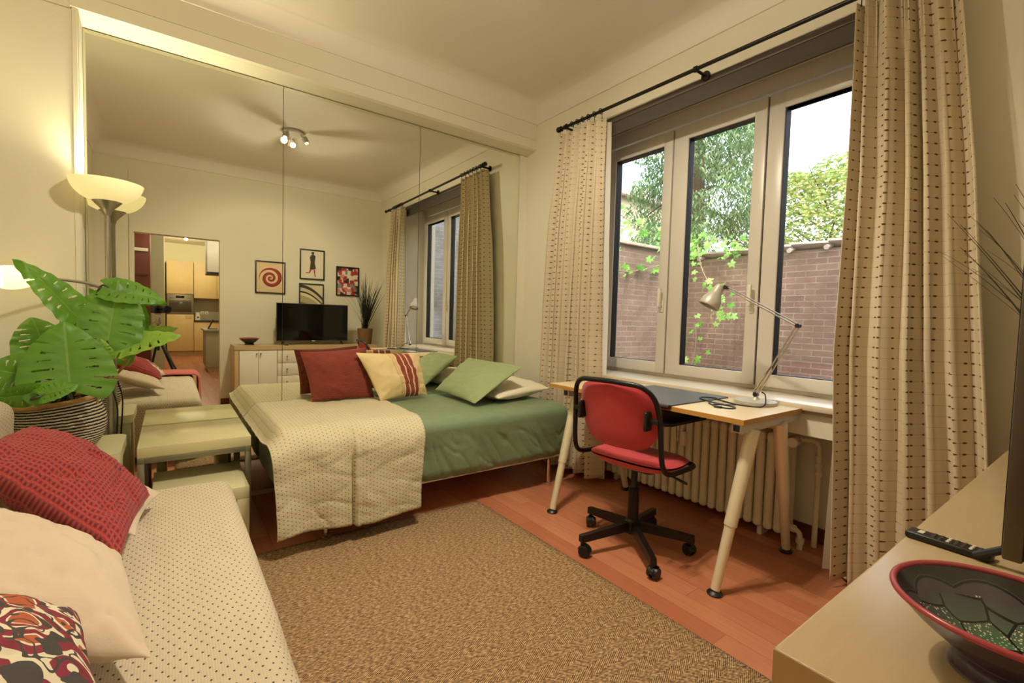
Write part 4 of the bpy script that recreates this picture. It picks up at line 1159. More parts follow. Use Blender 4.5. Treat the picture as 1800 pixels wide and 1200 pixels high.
mesh('flow_pipe', bm, MT['rad'], ra)
bm = B(); tube(bm, catmull([(x1 + .02, -.15, .08), (x1 + .05, -.165, .085), (x1 + .085, -.18, .08), (x1 + .095, -.185, .05), (x1 + .095, -.185, .0)], 8), .0125, 12)
tube(bm, [(x1 + .035, -.155, .084), (x1 + .06, -.17, .086)], .019, 10); tube(bm, [(x1 + .095, -.185, .03), (x1 + .095, -.185, .055)], .0185, 10); mesh('return_pipe', bm, MT['rad'], ra)
bm = B(); box(bm, 1.492, 1.528, -.25, -.222, .375, .46, .005); box(bm, 1.503, 1.511, -.252, -.249, .43, .438); mesh('heat_meter', bm, MT['whitep'], ra)
bm = B(); tube(bm, catmull([(1.455, -.226, .505), (1.452, -.24, .49), (1.455, -.238, .40), (1.468, -.238, .395), (1.47, -.238, .49), (1.462, -.234, .505)], 6), .004, 8); mesh('metal_clip', bm, MT['chrome'], ra)

# ------------------------------------------------------------------ desk
dx0, dx1, dy0, dy1, dz = 1.006, 2.172, -.862, -.300, .722
dk = thing('desk', 'pale beech desk on four splayed metal legs in front of the window', 'desk', (1.59, -.58, 0))
bm = B(); box(bm, dx0, dx1, dy0, dy1, dz - .022, dz, .002); mesh('desk_top', bm, MT['beech'], dk)
bm = B(); box(bm, dx0 - .0006, dx1 + .0006, dy0 - .0008, dy0 + .001, dz - .0215, dz - .001); box(bm, dx1 - .001, dx1 + .0008, dy0, dy1, dz - .0215, dz - .001); mesh('edge_band', bm, MT['beech_edge'], dk, smooth=False)
for x in (1.13, 2.135):
    bm = B(); box(bm, x - .022, x + .022, dy0 + .02, dy1 - .015, dz - .062, dz - .022, .003); mesh('cross_bar', bm, MT['silver'], dk)
    for y in (dy0 + .018, dy1 - .013):
        bm = B(); box(bm, x - .012, x + .012, y - .004, y + .004, dz - .055, dz - .03, .002); mesh('end_cap', bm, MT['blackp'], dk)
for (tx, ty), (fx, fy) in (((1.115, -.74), (1.142, -.930)), ((1.12, -.48), (1.127, -.275)), ((2.148, -.735), (2.112, -.905)), ((2.148, -.49), (2.113, -.270))):
    T_, F_ = Vector((tx, ty, dz - .055)), Vector((fx, fy, .012)); m_ = T_.lerp(F_, .60)
    bm = B(); tube(bm, [T_, T_.lerp(F_, .05), m_], [.029, .029, .0255], 20); leg = mesh('leg', bm, MT['legm'], dk)
    bm = B(); tube(bm, [m_, F_ + (T_ - F_) * .01], [.0215, .0185], 18); mesh('leg_extension', bm, MT['legm'], leg)
    bm = B(); lathe(bm, [(0, 0), (.029, 0), (.031, .006), (.024, .014), (.012, .02), (0, .02)], (fx, fy, 0), 22); mesh('foot', bm, MT['blackp'], leg)
bm = B(); prism(bm, [(1.40, -.91), (1.80, -.91), (1.84, -.84), (1.83, -.55), (1.40, -.55)], 2, .625, .637); mesh('keyboard_tray', bm, MT['blackmet'], dk)
for x in (1.46, 1.77):
    bm = B(); box(bm, x - .012, x + .012, -.80, -.5, .634, dz - .022); mesh('tray_runner', bm, MT['blackmet'], dk, smooth=False)

bm = B(); prism(bm, rrect(1.38, 1.845, dy0 - .012, -.37, .012), 2, dz + .0005, dz + .006)
dp = thing('desk_blotter', 'dark slate desk blotter lying on the beech desk', 'desk pad', (1.6, -.61, dz)); mesh('pad', bm, MT['navy'], dp, smooth=False)
bm = B(); tube(bm, [(1.385, dy0 - .012, dz - .004), (1.84, dy0 - .012, dz - .004)], .011, 12); mesh('front_lip', bm, MT['navyedge'], dp)
bm = B(); t = B(); box(t, -.065, .065, -.04, .04, 0, .0012); bmesh.ops.transform(t, matrix=Matrix.Translation((1.46, -.64, dz + .0066)) @ Matrix.Rotation(R_(-12), 4, 'Z'), verts=t.verts); join(bm, t)
solo('paper_sheet', bm, MT['paper'], 'small white paper on the desk blotter, behind the chair back', 'paper', (1.46, -.64, dz + .0066), smooth=False)

# desk lamp
dl2 = thing('desk_lamp', 'silver two-arm desk lamp with round base on the right of the desk', 'desk lamp', (2.0, -.415, dz))
hx, hy = 2.0, -.415
bm = B(); lathe(bm, [(0, dz + .0005), (.092, dz + .0005), (.094, dz + .006), (.092, dz + .016), (.02, dz + .020), (.012, dz + .03), (.009, dz + .04), (0, dz + .042)], (hx, hy, 0), 40); mesh('base', bm, MT['silver'], dl2)
J0, J1, J2 = Vector((hx, hy, dz + .045)), Vector((2.163, -.40, 1.102)), Vector((1.835, -.435, 1.285))
def twin(a, b, off, r, name):
    d = (b - a).normalized(); s = d.cross(Vector((0, 1, .1))).normalized() * off; bm = B()
    for k in (-1, 1): tube(bm, [a + s * k, b + s * k], r, 10)
    mesh(name, bm, MT['chrome'], dl2)
twin(J0, J1, .007, .0035, 'lower_arm'); twin(J1, J2, .0055, .0032, 'upper_arm')
for Jp in (J0, J1, J2):
    bm = B(); tube(bm, [Jp - Vector((0, .012, 0)), Jp + Vector((0, .012, 0))], .0105, 14); mesh('joint', bm, MT['blackp'], dl2)
bm = B(); tube(bm, catmull([J0.lerp(J1, .02) + Vector((-.018, 0, 0)), J0.lerp(J1, .25) + Vector((-.012, -.006, 0)), J0.lerp(J1, .42) + Vector((-.006, -.004, 0))], 8), .004, 8); mesh('spring', bm, MT['chrome'], dl2)
hd_ax = Vector((-.30, -.32, -.85)).normalized(); HB = J2 + Vector((-.035, -.015, -.015))
Q = hd_ax.to_track_quat('Z', 'Y').to_matrix().to_4x4(); Q.translation = HB
bm = B(); tube(bm, [J2, HB], .007, 10); t = B(); lathe(t, [(0, -.03), (.018, -.03), (.024, -.015), (.026, .012), (.03, .02), (.046, .05), (.052, .085), (.05, .092)], (0, 0, 0), 28); bmesh.ops.transform(t, matrix=Q, verts=t.verts); join(bm, t)
mesh('head', bm, MT['silver'], dl2, mods=[('SOLIDIFY', dict(thickness=.0015, offset=-1))])
bm = B(); t = B(); lathe(t, [(0, .085), (.03, .08), (.034, .06), (.02, .03), (0, .02)], (0, 0, 0), 20); bmesh.ops.transform(t, matrix=Q, verts=t.verts); join(bm, t); mesh('bulb', bm, MT['whitep'], dl2)
bm = B(); z = dz + .0035
tube(bm, catmull([(2.03, -.42, dz + .06), (2.06, -.45, dz + .05), (2.075, -.50, dz + .006), (2.0, -.545, z), (1.9, -.52, z), (1.84, -.50, z + .006), (1.795, -.55, z + .007), (1.84, -.60, z + .005), (1.93, -.60, z), (1.99, -.58, z + .004), (1.95, -.565, z + .006), (1.87, -.54, z + .006), (1.88, -.62, z), (1.95, -.68, z), (2.01, -.685, z), (2.02, -.64, z), (1.96, -.61, z), (1.92, -.65, z), (1.96, -.70, z)], 8), .0032, 8)
mesh('cord', bm, MT['blackp'], dl2)
bm = B(); tube(bm, [(1.955, -.70, z + .001), (1.985, -.695, z + .001)], .006, 10); mesh('plug', bm, MT['blackp'], dl2)

# ------------------------------------------------------------------ red swivel chair
ch = thing('swivel_chair', 'red upholstered swivel chair with black frame and castors at the desk', 'chair', (1.66, -.863, 0))
cx, cy = 1.655, -.863
for k, (px, py) in enumerate(((1.589, -1.138), (1.90, -1.03), (1.878, -.705), (1.575, -.592), (1.382, -.868))):
    d = Vector((px - cx, py - cy, 0)); L = d.length; d.normalize(); s = Vector((-d.y, d.x, 0)); bm = B()
    a0, a1 = Vector((cx, cy, 0)) + d * .015, Vector((px, py, 0))
    def sec(c, w, zt, zb): return [bm.verts.new(c + s * w + Vector((0, 0, zt))), bm.verts.new(c - s * w + Vector((0, 0, zt))), bm.verts.new(c - s * w * 1.15 + Vector((0, 0, zb))), bm.verts.new(c + s * w * 1.15 + Vector((0, 0, zb)))]
    A, C = sec(a0, .014, .128, .085), sec(a1 + d * .012, .0125, .098, .066)
    bm.faces.new(A); bm.faces.new(C[::-1])
    for i in range(4): bm.faces.new((A[i], A[(i + 1) % 4], C[(i + 1) % 4], C[i]))
    arm_ = mesh('star_arm', bm, MT['blackmet'], ch, smooth=False)
    rt = Matrix.Rotation(k * 1.3 + .4, 3, 'Z'); tz = rt @ Vector((0, 1, 0)); off = rt @ Vector((.012, 0, 0)); c = a1 + off; bm = B()
    for q in (-1, 1): tube(bm, [c + tz * (q * .007) + Vector((0, 0, .0275)), c + tz * (q * .023) + Vector((0, 0, .0275))], [.0275, .0235], 22)
    tube(bm, [c + tz * -.012 + Vector((0, 0, .0275)), c + tz * .012 + Vector((0, 0, .0275))], .012, 10); tube(bm, [a1 + Vector((0, 0, .03)), a1 + Vector((0, 0, .075))], .009, 10)
    t = B(); lathe(t, [(.031, -.012), (.031, .012)], (0, 0, 0), 24); 
    for v in list(t.verts):
        if v.co.y < -.004: t.verts.remove(v)
    bmesh.ops.transform(t, matrix=Matrix.Translation(c + Vector((0, 0, .0275))) @ rt.to_4x4() @ Matrix.Rotation(R_(90), 4, 'X'), verts=t.verts); join(bm, t)
    mesh('castor', bm, MT['blackp'], arm_)
bm = B(); lathe(bm, [(0, .07), (.035, .07), (.037, .13), (.027, .14), (.025, .29), (.019, .295), (.016, .30), (.016, .40), (0, .40)], (cx, cy, 0), 24); mesh('gas_column', bm, MT['blackmet'], ch)
RM = Matrix.Translation((cx - .006, cy + .045, 0)) @ Matrix.Rotation(R_(7), 4, 'Z')
def loc(bm): bmesh.ops.transform(bm, matrix=RM, verts=bm.verts); return bm
# seat: x across, y forward; slightly dished with rounded corners
def seat_pt(u, v, top):
    a = 2 * math.pi * u; c, s = math.cos(a), math.sin(a)
    e = 2 / 3.4; X = .222 * math.copysign(abs(c) ** e, c) * v; Y = .188 * math.copysign(abs(s) ** e, s) * v
    X *= 1 - .10 * (Y / .188) if Y > 0 else 1
    z = .445 + (.018 * (1 - v ** 6) if top else -.044 * (1 - v ** 6) - .008) - .016 * max(0, Y / .188) ** 2 + .010 * (X / .222) ** 2 * (1 - v ** 8) + (.012 * max(0, -Y / .188) ** 2)
    return (X, Y, z)
bm = B(); surf(bm, 56, 12, lambda u, v: seat_pt(u, v, True), closed=True); surf(bm, 56, 12, lambda u, v: seat_pt(u, v, False), closed=True)
bmesh.ops.remove_doubles(bm, verts=bm.verts, dist=.0008); loc(bm); mesh('seat', bm, MT['redchair'], ch)
bm = B(); prism(bm, rrect(-.11, .11, -.09, .10, .03), 2, .388, .402); loc(bm); mesh('seat_plate', bm, MT['blackmet'], ch)
# backrest: curved pad
def back_pt(u, v, side):
    a = 2 * math.pi * u; c, s = math.cos(a), math.sin(a); e = 2 / 3.7
    X = .207 * math.copysign(abs(c) ** e, c) * v; Z = .150 * math.copysign(abs(s) ** e, s) * v
    X *= 1 - .13 * max(0, -Z / .148) ** 1.5
    y = -.205 - .05 * (1 - (X / .205) ** 2) - Z * .22
    return (X, y + side * (.019 * (1 - v ** 5)), .672 + Z)
bm = B()
for sd in (1, -1): surf(bm, 56, 12, lambda u, v: back_pt(u, v, sd), closed=True)
bmesh.ops.remove_doubles(bm, verts=bm.verts, dist=.0008); loc(bm); bk_ = mesh('backrest', bm, MT['redchair'], ch)
tp = [(.16, .13, .425), (.225, .10, .425), (.236, -.02, .43), (.238, -.15, .44), (.236, -.205, .47), (.232, -.225, .54), (.226, -.235, .68), (.208, -.258, .775), (.16, -.285, .822), (.08, -.305, .832), (0, -.308, .834),
      (-.08, -.305, .832), (-.16, -.285, .822), (-.208, -.258, .775), (-.226, -.235, .68), (-.232, -.225, .54), (-.236, -.205, .47), (-.238, -.15, .44), (-.236, -.02, .43), (-.225, .10, .425), (-.16, .13, .425)]
bm = B(); tube(bm, catmull(tp, 6), .0115, 12); loc(bm); mesh('tube_frame', bm, MT['blackmet'], ch)
for s in (-1, 1):
    bm = B(); box(bm, s * .176 - .008, s * .176 + .008, -.2745, -.222, .632, .716, .0075, 3); box(bm, min(s * .176, s * .226), max(s * .176, s * .226), -.250, -.232, .664, .688, .004); loc(bm); mesh('back_bracket', bm, MT['blackp'], ch)
bm = B(); tube(bm, [(.12, -.02, .40), (.25, -.06, .393)], .005, 8); tube(bm, [(.22, -.05, .394), (.275, -.068, .391)], .0065, 8); loc(bm); mesh('height_lever', bm, MT['blackp'], ch)
# ------------------------------------------------------------------ sideboard along the back wall
sx0, sx1, sy0, sy1, sz = 2.852, 3.255, -2.108, -.485, .714
sb = thing('sideboard', 'long birch sideboard with white doors along the back wall', 'sideboard', (3.05, -1.3, 0))
bm = B(); box(bm, sx0 - .004, sx1, sy0 - .003, sy1 + .003, sz - .05, sz, .0025); mesh('top_board', bm, MT['birch'], sb)
bm = B(); box(bm, sx0 - .0046, sx1, sy0 - .0036, sy0 - .002, sz - .0485, sz - .0015); box(bm, sx0 - .0048, sx0 - .003, sy0, sy1, sz - .0485, sz - .0015); mesh('edge_band', bm, MT['birch_edge'], sb, smooth=False)
for y0, y1 in ((sy0, sy0 + .04), (sy1 - .04, sy1)):
    bm = B(); box(bm, sx0, sx1, y0, y1, 0, sz - .052, .002); mesh('side_panel', bm, MT['birch_edge'], sb)
bm = B(); box(bm, sx0 + .02, sx1, sy0 + .042, sy1 - .042, .06, sz - .053); box(bm, sx0 + .05, sx1, sy0 + .042, sy1 - .042, 0, .06); mesh('carcass', bm, MT['birch'], sb, smooth=False)
ys = [sy0 + .043 + (sy1 - sy0 - .086) * k / 4 for k in range(5)]
def knob(x, y, z, par):
    bm = B(); lathe(bm, [(0, 0), (.005, 0), (.005, .012), (.009, .014), (.009, .022), (0, .024)], (0, 0, 0), 14); bmesh.ops.transform(bm, matrix=Matrix.Translation((x, y, z)) @ Matrix.Rotation(R_(-90), 4, 'Y'), verts=bm.verts); mesh('knob', bm, MT['steel'], par)
for k in range(4):
    a, b = ys[k] + .003, ys[k + 1] - .003
    if k in (0, 3):
        m_ = (a + b) / 2
        for q0, q1, kn in ((a, m_ - .0015, m_ - .02), (m_ + .0015, b, m_ + .02)):
            bm = B(); box(bm, sx0, sx0 + .018, q0, q1, .065, sz - .056, .0015); d = mesh('door', bm, MT['front'], sb); knob(sx0, kn, sz - .09, d)
    else:
        for j in range(4):
            z0 = .065 + j * .149; bm = B(); box(bm, sx0, sx0 + .018, a, b, z0, z0 + .145, .0015); d = mesh('drawer', bm, MT['front'], sb); knob(sx0, (a + b) / 2 - .09, z0 + .075, d); knob(sx0, (a + b) / 2 + .09, z0 + .075, d)

# patterned bowl
def bowl_mat():
    t = NT('bowl_inside'); o = t.obj(); x, y, z = t.sep(o)
    r = t.f('SQRT', t.f('ADD', t.f('MULTIPLY', x, x), t.f('MULTIPLY', y, y))); th = t.f('ARCTAN2', y, x)
    c = t.mix(t.f('SUBTRACT', 1., t.f('MULTIPLY', r, 13.), clamp=True), rgb('#4a4246'), rgb('#4f7a52'))
    outer = t.f('GREATER_THAN', r, t.f('ADD', .083, t.f('MULTIPLY', t.f('ABSOLUTE', t.f('SINE', t.f('MULTIPLY', th, 4.))), .009)))
    c = t.mix(t.f('MULTIPLY', outer, .85), c, rgb('#24211a'))
    edge = t.f('LESS_THAN', t.f('ABSOLUTE', t.f('SUBTRACT', r, t.f('ADD', .081, t.f('MULTIPLY', t.f('ABSOLUTE', t.f('SINE', t.f('MULTIPLY', th, 4.))), .009)))), .0012)
    vo = t.new('ShaderNodeTexVoronoi', feature='DISTANCE_TO_EDGE'); t.l.new(t.scale(o, (1, 1, .3)), vo.inputs['Vector']); vo.inputs['Scale'].default_value = 30.
    lines = t.f('MULTIPLY', t.f('LESS_THAN', vo.outputs['Distance'], .035), t.f('LESS_THAN', r, .075))
    vc = t.new('ShaderNodeTexVoronoi'); t.l.new(t.scale(o, (1, 1, .3)), vc.inputs['Vector']); vc.inputs['Scale'].default_value = 30.
    cell = t.f('LESS_THAN', t.sep(vc.outputs['Color'])[0], .42)
    v2 = t.new('ShaderNodeTexVoronoi'); t.l.new(t.scale(o, (1, 1, .3)), v2.inputs['Vector']); v2.inputs['Scale'].default_value = 300.
    dots = t.f('MULTIPLY', t.f('MULTIPLY', t.f('LESS_THAN', v2.outputs['Distance'], .30), cell), t.f('LESS_THAN', r, .076))
    c = t.mix(dots, c, rgb('#cfc7ae')); c = t.mix(t.f('MAXIMUM', lines, edge), c, rgb('#15100d'))
    t.set(c, .22); return t.m
bw = thing('ceramic_bowl', 'dark plum footed bowl with red rim and drawn pattern on the sideboard', 'bowl', (3.02, -1.945, sz))
bx2, by2 = 3.02, -1.945
op = [(0, .0005), (.046, .0005), (.049, .003), (.048, .014), (.043, .021), (.055, .029), (.083, .052), (.104, .075)]
bm = B(); lathe(bm, [(p.x, sz + p.y) for p in catmull([(a, b, 0) for a, b in op], 4)], (bx2, by2, 0), 64); mesh('outer_body', bm, MT['bowl_out'], bw)
bm = B(); lathe(bm, [(0, sz + .026), (.03, sz + .027), (.055, sz + .037), (.08, sz + .056), (.1, sz + .0755)], (bx2, by2, 0), 64); mesh('inner_face', bm, bowl_mat(), bw)
bm = B(); tube(bm, [(bx2 + .1025 * math.cos(R_(a)), by2 + .1025 * math.sin(R_(a)), sz + .0765) for a in range(0, 360, 5)], .0036, 10, closed=True); mesh('rim', bm, MT['bowl_rim'], bw)

# remote control
rc = thing('remote_control', 'slim black remote control on the sideboard, in front of the television', 'remote control', (2.905, -1.583, sz))
ra_ = Matrix.Translation((2.905, -1.583, sz + .0005)) @ Matrix.Rotation(R_(-4), 4, 'Z') @ Matrix.Rotation(R_(90), 4, 'Z')
def rx(bm): bmesh.ops.transform(bm, matrix=ra_, verts=bm.verts); return bm
bm = rx(box(B(), -.017, .017, -.055, .058, 0, .0125, .004, 3)); mesh('body', bm, MT['blackp'], rc)
for j in range(7):
    bm = B()
    for i in range(3):
        lathe(bm, [(0, .0145), (.0025, .014), (.003, .0125)], (-.009 + .009 * i, -.04 + .010 * j, 0), 8)
    rx(bm); mesh('button_row', bm, MT['whitep'] if j in (1, 4) else MT['tvedge'], rc)
bm = rx(box(B(), -.008, .008, .034, .042, .012, .0132)); mesh('label_plate', bm, MT['whitep'], rc)

# television
tv = thing('television', 'flat black television on two splayed feet on the sideboard', 'television', (3.0, -1.25, sz))
ty0, ty1, tz0, tz1 = -1.672, -.840, .752, 1.215
bm = B(); box(bm, 2.978, 3.000, ty0, ty1, tz0, tz1, .003); mesh('panel', bm, MT['tvedge'], tv)
bm = B(); box(bm, 2.9765, 2.9785, ty0 + .007, ty1 - .007, tz0 + .016, tz1 - .007); mesh('screen', bm, MT['screen'], tv, smooth=False)
bm = B(); prism(bm, [(3.0, tz0 + .004), (3.012, tz0 + .004), (3.045, tz0 + .06), (3.045, tz0 + .27), (3.006, tz0 + .31), (3.0, tz1 - .003)], 1, ty0 + .004, ty1 - .004); mesh('back_shell', bm, MT['tvback'], tv, smooth=False)
bm = B(); box(bm, 2.9762, 2.979, -1.275, -1.237, tz0 + .003, tz0 + .013, .001); mesh('logo_plate', bm, MT['whitep'], tv)
for y in (-1.60, -.915):
    bm = B()
    for s in (-1, 1): tube(bm, [(2.99, y, tz0 + .004), (2.99 + s * .05, y + .0, sz + .006)], .0065, 8)
    tube(bm, [(2.99, y - .02, tz0 + .004), (2.99, y + .02, tz0 + .004)], .008, 8); mesh('foot', bm, MT['blackp'], tv)

# grass plant in a wicker pot
gp = thing('grass_plant', 'tall dark grass plant in a wicker pot behind the television', 'plant', (3.03, -.60, sz))
gx, gy = 3.04, -.595
def potf(u, v):
    z = sz + .001 + .205 * v; r = .082 + .018 * v; a = u * 6.28318
    return (gx + r * math.cos(a), gy + r * math.sin(a), z)
bm = B(); surf(bm, 48, 20, potf, lambda u, v: (u * .56, v * .2), closed=True); lathe(bm, [(0, sz + .001), (.082, sz + .001)], (gx, gy, 0), 48)
mesh('wicker_pot', bm, MT['wicker'], gp, mods=[('SOLIDIFY', dict(thickness=.006, offset=-1))])
bm = B(); lathe(bm, [(0, sz + .19), (.093, sz + .185)], (gx, gy, 0), 24); mesh('soil', bm, MT['soil'], gp)
bm = B(); rr = random.Random(11); ul = bm.loops.layers.uv.verify()
TIPS = [(2.66, -.50, 1.52), (2.635, -.50, 1.45), (2.70, -.52, 1.47), (2.735, -.50, 1.50), (2.77, -.55, 1.45), (2.80, -.50, 1.53), (2.835, -.50, 1.50), (2.69, -.45, 1.42), (2.76, -.60, 1.48), (2.72, -.55, 1.37), (2.67, -.58, 1.36), (2.79, -.62, 1.56)]
for k in range(100):
    a = rr.uniform(0, 6.283); sp_ = rr.uniform(0, 1) ** 1.3 * .30; h = rr.uniform(.45, .76) * (1 - .28 * sp_); w = rr.uniform(.003, .005)
    c0 = Vector((gx + rr.gauss(0, .016), gy + rr.gauss(0, .016), sz + .19)); dr = Vector((math.cos(a), math.sin(a), 0))
    if k < len(TIPS):
        v_ = Vector(TIPS[k]) - c0; sp_ = math.hypot(v_.x, v_.y); dr = Vector((v_.x, v_.y, 0)).normalized(); h = v_.z; w = .0075
    if gx + dr.x * sp_ > 3.2: sp_ = max(0.02, (3.2 - gx) / max(dr.x, .01))
    if gy + dr.y * sp_ > -.345: sp_ = max(0.02, (-.345 - gy) / max(dr.y, .01))
    drp = .06 * rr.random() * sp_ / .3; N = 9; pts = []
    for i in range(N + 1):
        t = i / N; pts.append(c0 + dr * (sp_ * t ** (1.12 if k < len(TIPS) else 1.4)) + Vector((0, 0, h * t - drp * t ** 4)))
    sd = Vector((-dr.y, dr.x, 0)); L_ = [(bm.verts.new(p - sd * w * (1 - .9 * (i / N) ** 2)), bm.verts.new(p + dr * .0012), bm.verts.new(p + sd * w * (1 - .9 * (i / N) ** 2))) for i, p in enumerate(pts)]
    for A, C in zip(L_, L_[1:]):
        bm.faces.new((A[0], A[1], C[1], C[0])); bm.faces.new((A[1], A[2], C[2], C[1]))
mesh('blades', bm, MT['grass'], gp)

# ------------------------------------------------------------------ four framed pictures over the television
def art(kind):
    t = NT('print_' + kind); o = t.obj(); x, y, z = t.sep(o)
    if kind == 'spiral':
        yy, zz = t.f('ADD', y, .0), t.f('ADD', z, .01)
        r = t.f('SQRT', t.f('ADD', t.f('MULTIPLY', yy, yy), t.f('MULTIPLY', zz, zz))); th = t.f('ARCTAN2', zz, yy)
        s = t.f('FRACT', t.f('SUBTRACT', t.f('MULTIPLY', t.f('POWER', r, .6), 9.), t.f('DIVIDE', th, 6.2832)))
        band = t.f('MULTIPLY', t.f('LESS_THAN', s, .5), t.f('LESS_THAN', r, .125))
        c = t.mix(band, rgb('#d8bd94'), rgb('#9c2f26'))
        c = t.mix(t.f('MULTIPLY', t.f('LESS_THAN', t.f('ABSOLUTE', t.f('SUBTRACT', s, .5)), .06), t.f('LESS_THAN', r, .13)), c, rgb('#5a1a16'))
    elif kind == 'blocks':
        v = t.new('ShaderNodeTexVoronoi', distance='CHEBYCHEV'); t.l.new(t.comb(y, z, 0.), v.inputs['Vector']); v.inputs['Scale'].default_value = 19.
        c = t.ramp(t.sep(v.outputs['Color'])[0], [(0, '#b23a3c'), (.28, '#e6dcc8'), (.5, '#d58a80'), (.62, '#3a352f'), (.8, '#8f8a80'), (.9, '#e6dcc8')], 'CONSTANT')
    elif kind == 'curves':
        s = t.f('ADD', z, t.f('MULTIPLY', t.f('MULTIPLY', t.f('ADD', y, .12), t.f('ADD', y, .12)), 2.0)); s = t.f('SUBTRACT', s, t.f('MULTIPLY', y, -.1))
        c = t.ramp(t.f('ADD', t.f('MULTIPLY', s, 2.6), .35), [(0, '#6d6a4a'), (.18, '#b9a77a'), (.4, '#e0d3ac'), (.50, '#2c2a22'), (.55, '#cfc29a'), (.66, '#3c3a2e'), (.76, '#d8cba4'), (.9, '#e0d3ac')], 'CONSTANT')
    else: c = rgb('#e3d8c2')
    if isinstance(c, tuple): t.put(t.b.inputs['Base Color'], c)
    else: t.set(c)
    t.set(None, .35); return t.m
def picture(y0, y1, z0, z1, kind, label):
    X = XW - .012
    p = thing('framed_picture', label, 'picture', (X, (y0 + y1) / 2, (z0 + z1) / 2), 'framed prints over the television')
    bm = B(); w = .014
    box(bm, X - .018, X, y0, y0 + w, z0, z1, .001); box(bm, X - .018, X, y1 - w, y1, z0, z1, .001); box(bm, X - .018, X, y0 + w, y1 - w, z0, z0 + w, .001); box(bm, X - .018, X, y0 + w, y1 - w, z1 - w, z1, .001)
    mesh('frame', bm, MT['frame'], p)
    bm = B(); box(bm, X - .008, X - .002, y0 + w, y1 - w, z0 + w, z1 - w); pr = mesh('print', bm, art(kind), p, smooth=False)
    if kind == 'figure':      # a plain walking figure drawn in three flat shapes
        yc = (y0 + y1) / 2
        dark, red = plain('ink_brown', '#3d3023', .6), plain('ink_red', '#a5402f', .6)
        bm = B()
        prism(bm, [(yc - .03, 1.66), (yc + .005, 1.655), (yc + .045, 1.67), (yc + .03, 1.74), (yc + .035, 1.79), (yc + .04, 1.83), (yc + .015, 1.85), (yc - .01, 1.845), (yc - .03, 1.81), (yc - .02, 1.75)], 0, X - .0088, X - .0078)
        lathe(bm, [(0, 0), (.018, 0), (.018, .001), (0, .001)], (0, 0, 0), 16, Matrix.Translation((X - .0078, yc + .006, 1.866)) @ Matrix.Rotation(R_(-90), 4, 'Y')); mesh('drawn_figure', bm, dark, pr, smooth=False)
        bm = B(); prism(bm, [(yc - .028, 1.66), (yc - .005, 1.656), (yc - .03, 1.61), (yc - .075, 1.605), (yc - .078, 1.615), (yc - .04, 1.622)], 0, X - .0088, X - .0078)
        prism(bm, [(yc + .015, 1.656), (yc + .038, 1.662), (yc + .036, 1.60), (yc + .045, 1.566), (yc + .03, 1.566), (yc + .024, 1.60)], 0, X - .0088, X - .0078); mesh('drawn_legs', bm, red, pr, smooth=False)
picture(-1.857, -1.526, 1.327, 1.717, 'spiral', 'framed print of a red spiral, left of the four pictures')
picture(-1.362, -1.064, 1.530, 1.910, 'figure', 'framed print of a walking figure, the highest of the four pictures')
picture(-1.368, -1.070, 1.10, 1.478, 'curves', 'framed print of dark curved bands, partly behind the television')
picture(-.915, -.614, 1.345, 1.730, 'blocks', 'framed print of red and grey blocks, right of the four pictures')

# ------------------------------------------------------------------ ceiling spotlight
sl = thing('ceiling_spotlight', 'round ceiling light with three small lit spots, seen in the mirror', 'ceiling light', (1.73, -1.745, ZC))
bm = B(); lathe(bm, [(0, ZC - .028), (.085, ZC - .028), (.095, ZC - .02), (.095, ZC - .0005), (0, ZC - .0005)], (1.73, -1.745, 0), 36); mesh('ceiling_plate', bm, MT['steel'], sl)
SPOTS = []
for k, (ax_, ay_) in enumerate(((-.075, -.075), (-.06, .095), (.10, .0))):
    c = Vector((1.73 + ax_, -1.745 + ay_, ZC - .075)); d = Vector((ax_ * 4, ay_ * 4, -.85)).normalized(); Q = d.to_track_quat('Z', 'Y').to_matrix().to_4x4(); Q.translation = c
    bm = B(); tube(bm, [(1.73 + ax_ * .6, -1.745 + ay_ * .6, ZC - .028), c], .006, 8)
    t = B(); lathe(t, [(0, -.03), (.02, -.03), (.027, -.02), (.027, .03), (.024, .03), (.022, .0), (0, 0)], (0, 0, 0), 22); bmesh.ops.transform(t, matrix=Q, verts=t.verts); join(bm, t)
    h = mesh('spot_head', bm, MT['steel'], sl)
    bm = B(); t = B(); lathe(t, [(0, .025), (.010, .024), (.016, .021)], (0, 0, 0), 20); bmesh.ops.transform(t, matrix=Q, verts=t.verts); join(bm, t); mesh('bulb', bm, MT['bulb'], h)
    SPOTS.append((c + d * .06, d))

# ------------------------------------------------------------------ camera on a tripod behind the viewpoint (seen in the mirror)
tri = thing('tripod', 'black camera tripod standing in the doorway, seen in the mirror', 'tripod', (3.2, -2.77, 0))
hp = Vector((3.215, -2.785, .80))
for fx, fy in ((2.965, -2.44), (3.45, -2.52), (3.36, -2.93)):
    f = Vector((fx, fy, .01)); m1 = hp.lerp(f, .5); bm = B(); tube(bm, [hp, m1], .0115, 10); tube(bm, [m1, f], .0075, 10); tube(bm, [m1 - (f - hp).normalized() * .02, m1 + (f - hp).normalized() * .02], .0145, 10)
    lg = mesh('leg', bm, MT['blackp'], tri); bm = B(); bmesh.ops.create_uvsphere(bm, u_segments=10, v_segments=6, radius=.0115, matrix=Matrix.Translation((fx, fy, .0115))); mesh('foot', bm, MT['gasket'], lg)
bm = B(); tube(bm, [hp - Vector((0, 0, .15)), hp + Vector((0, 0, .13))], .0125, 12); tube(bm, [hp - Vector((0, 0, .02)), hp + Vector((0, 0, .03))], .03, 14); mesh('centre_column', bm, MT['blackp'], tri)
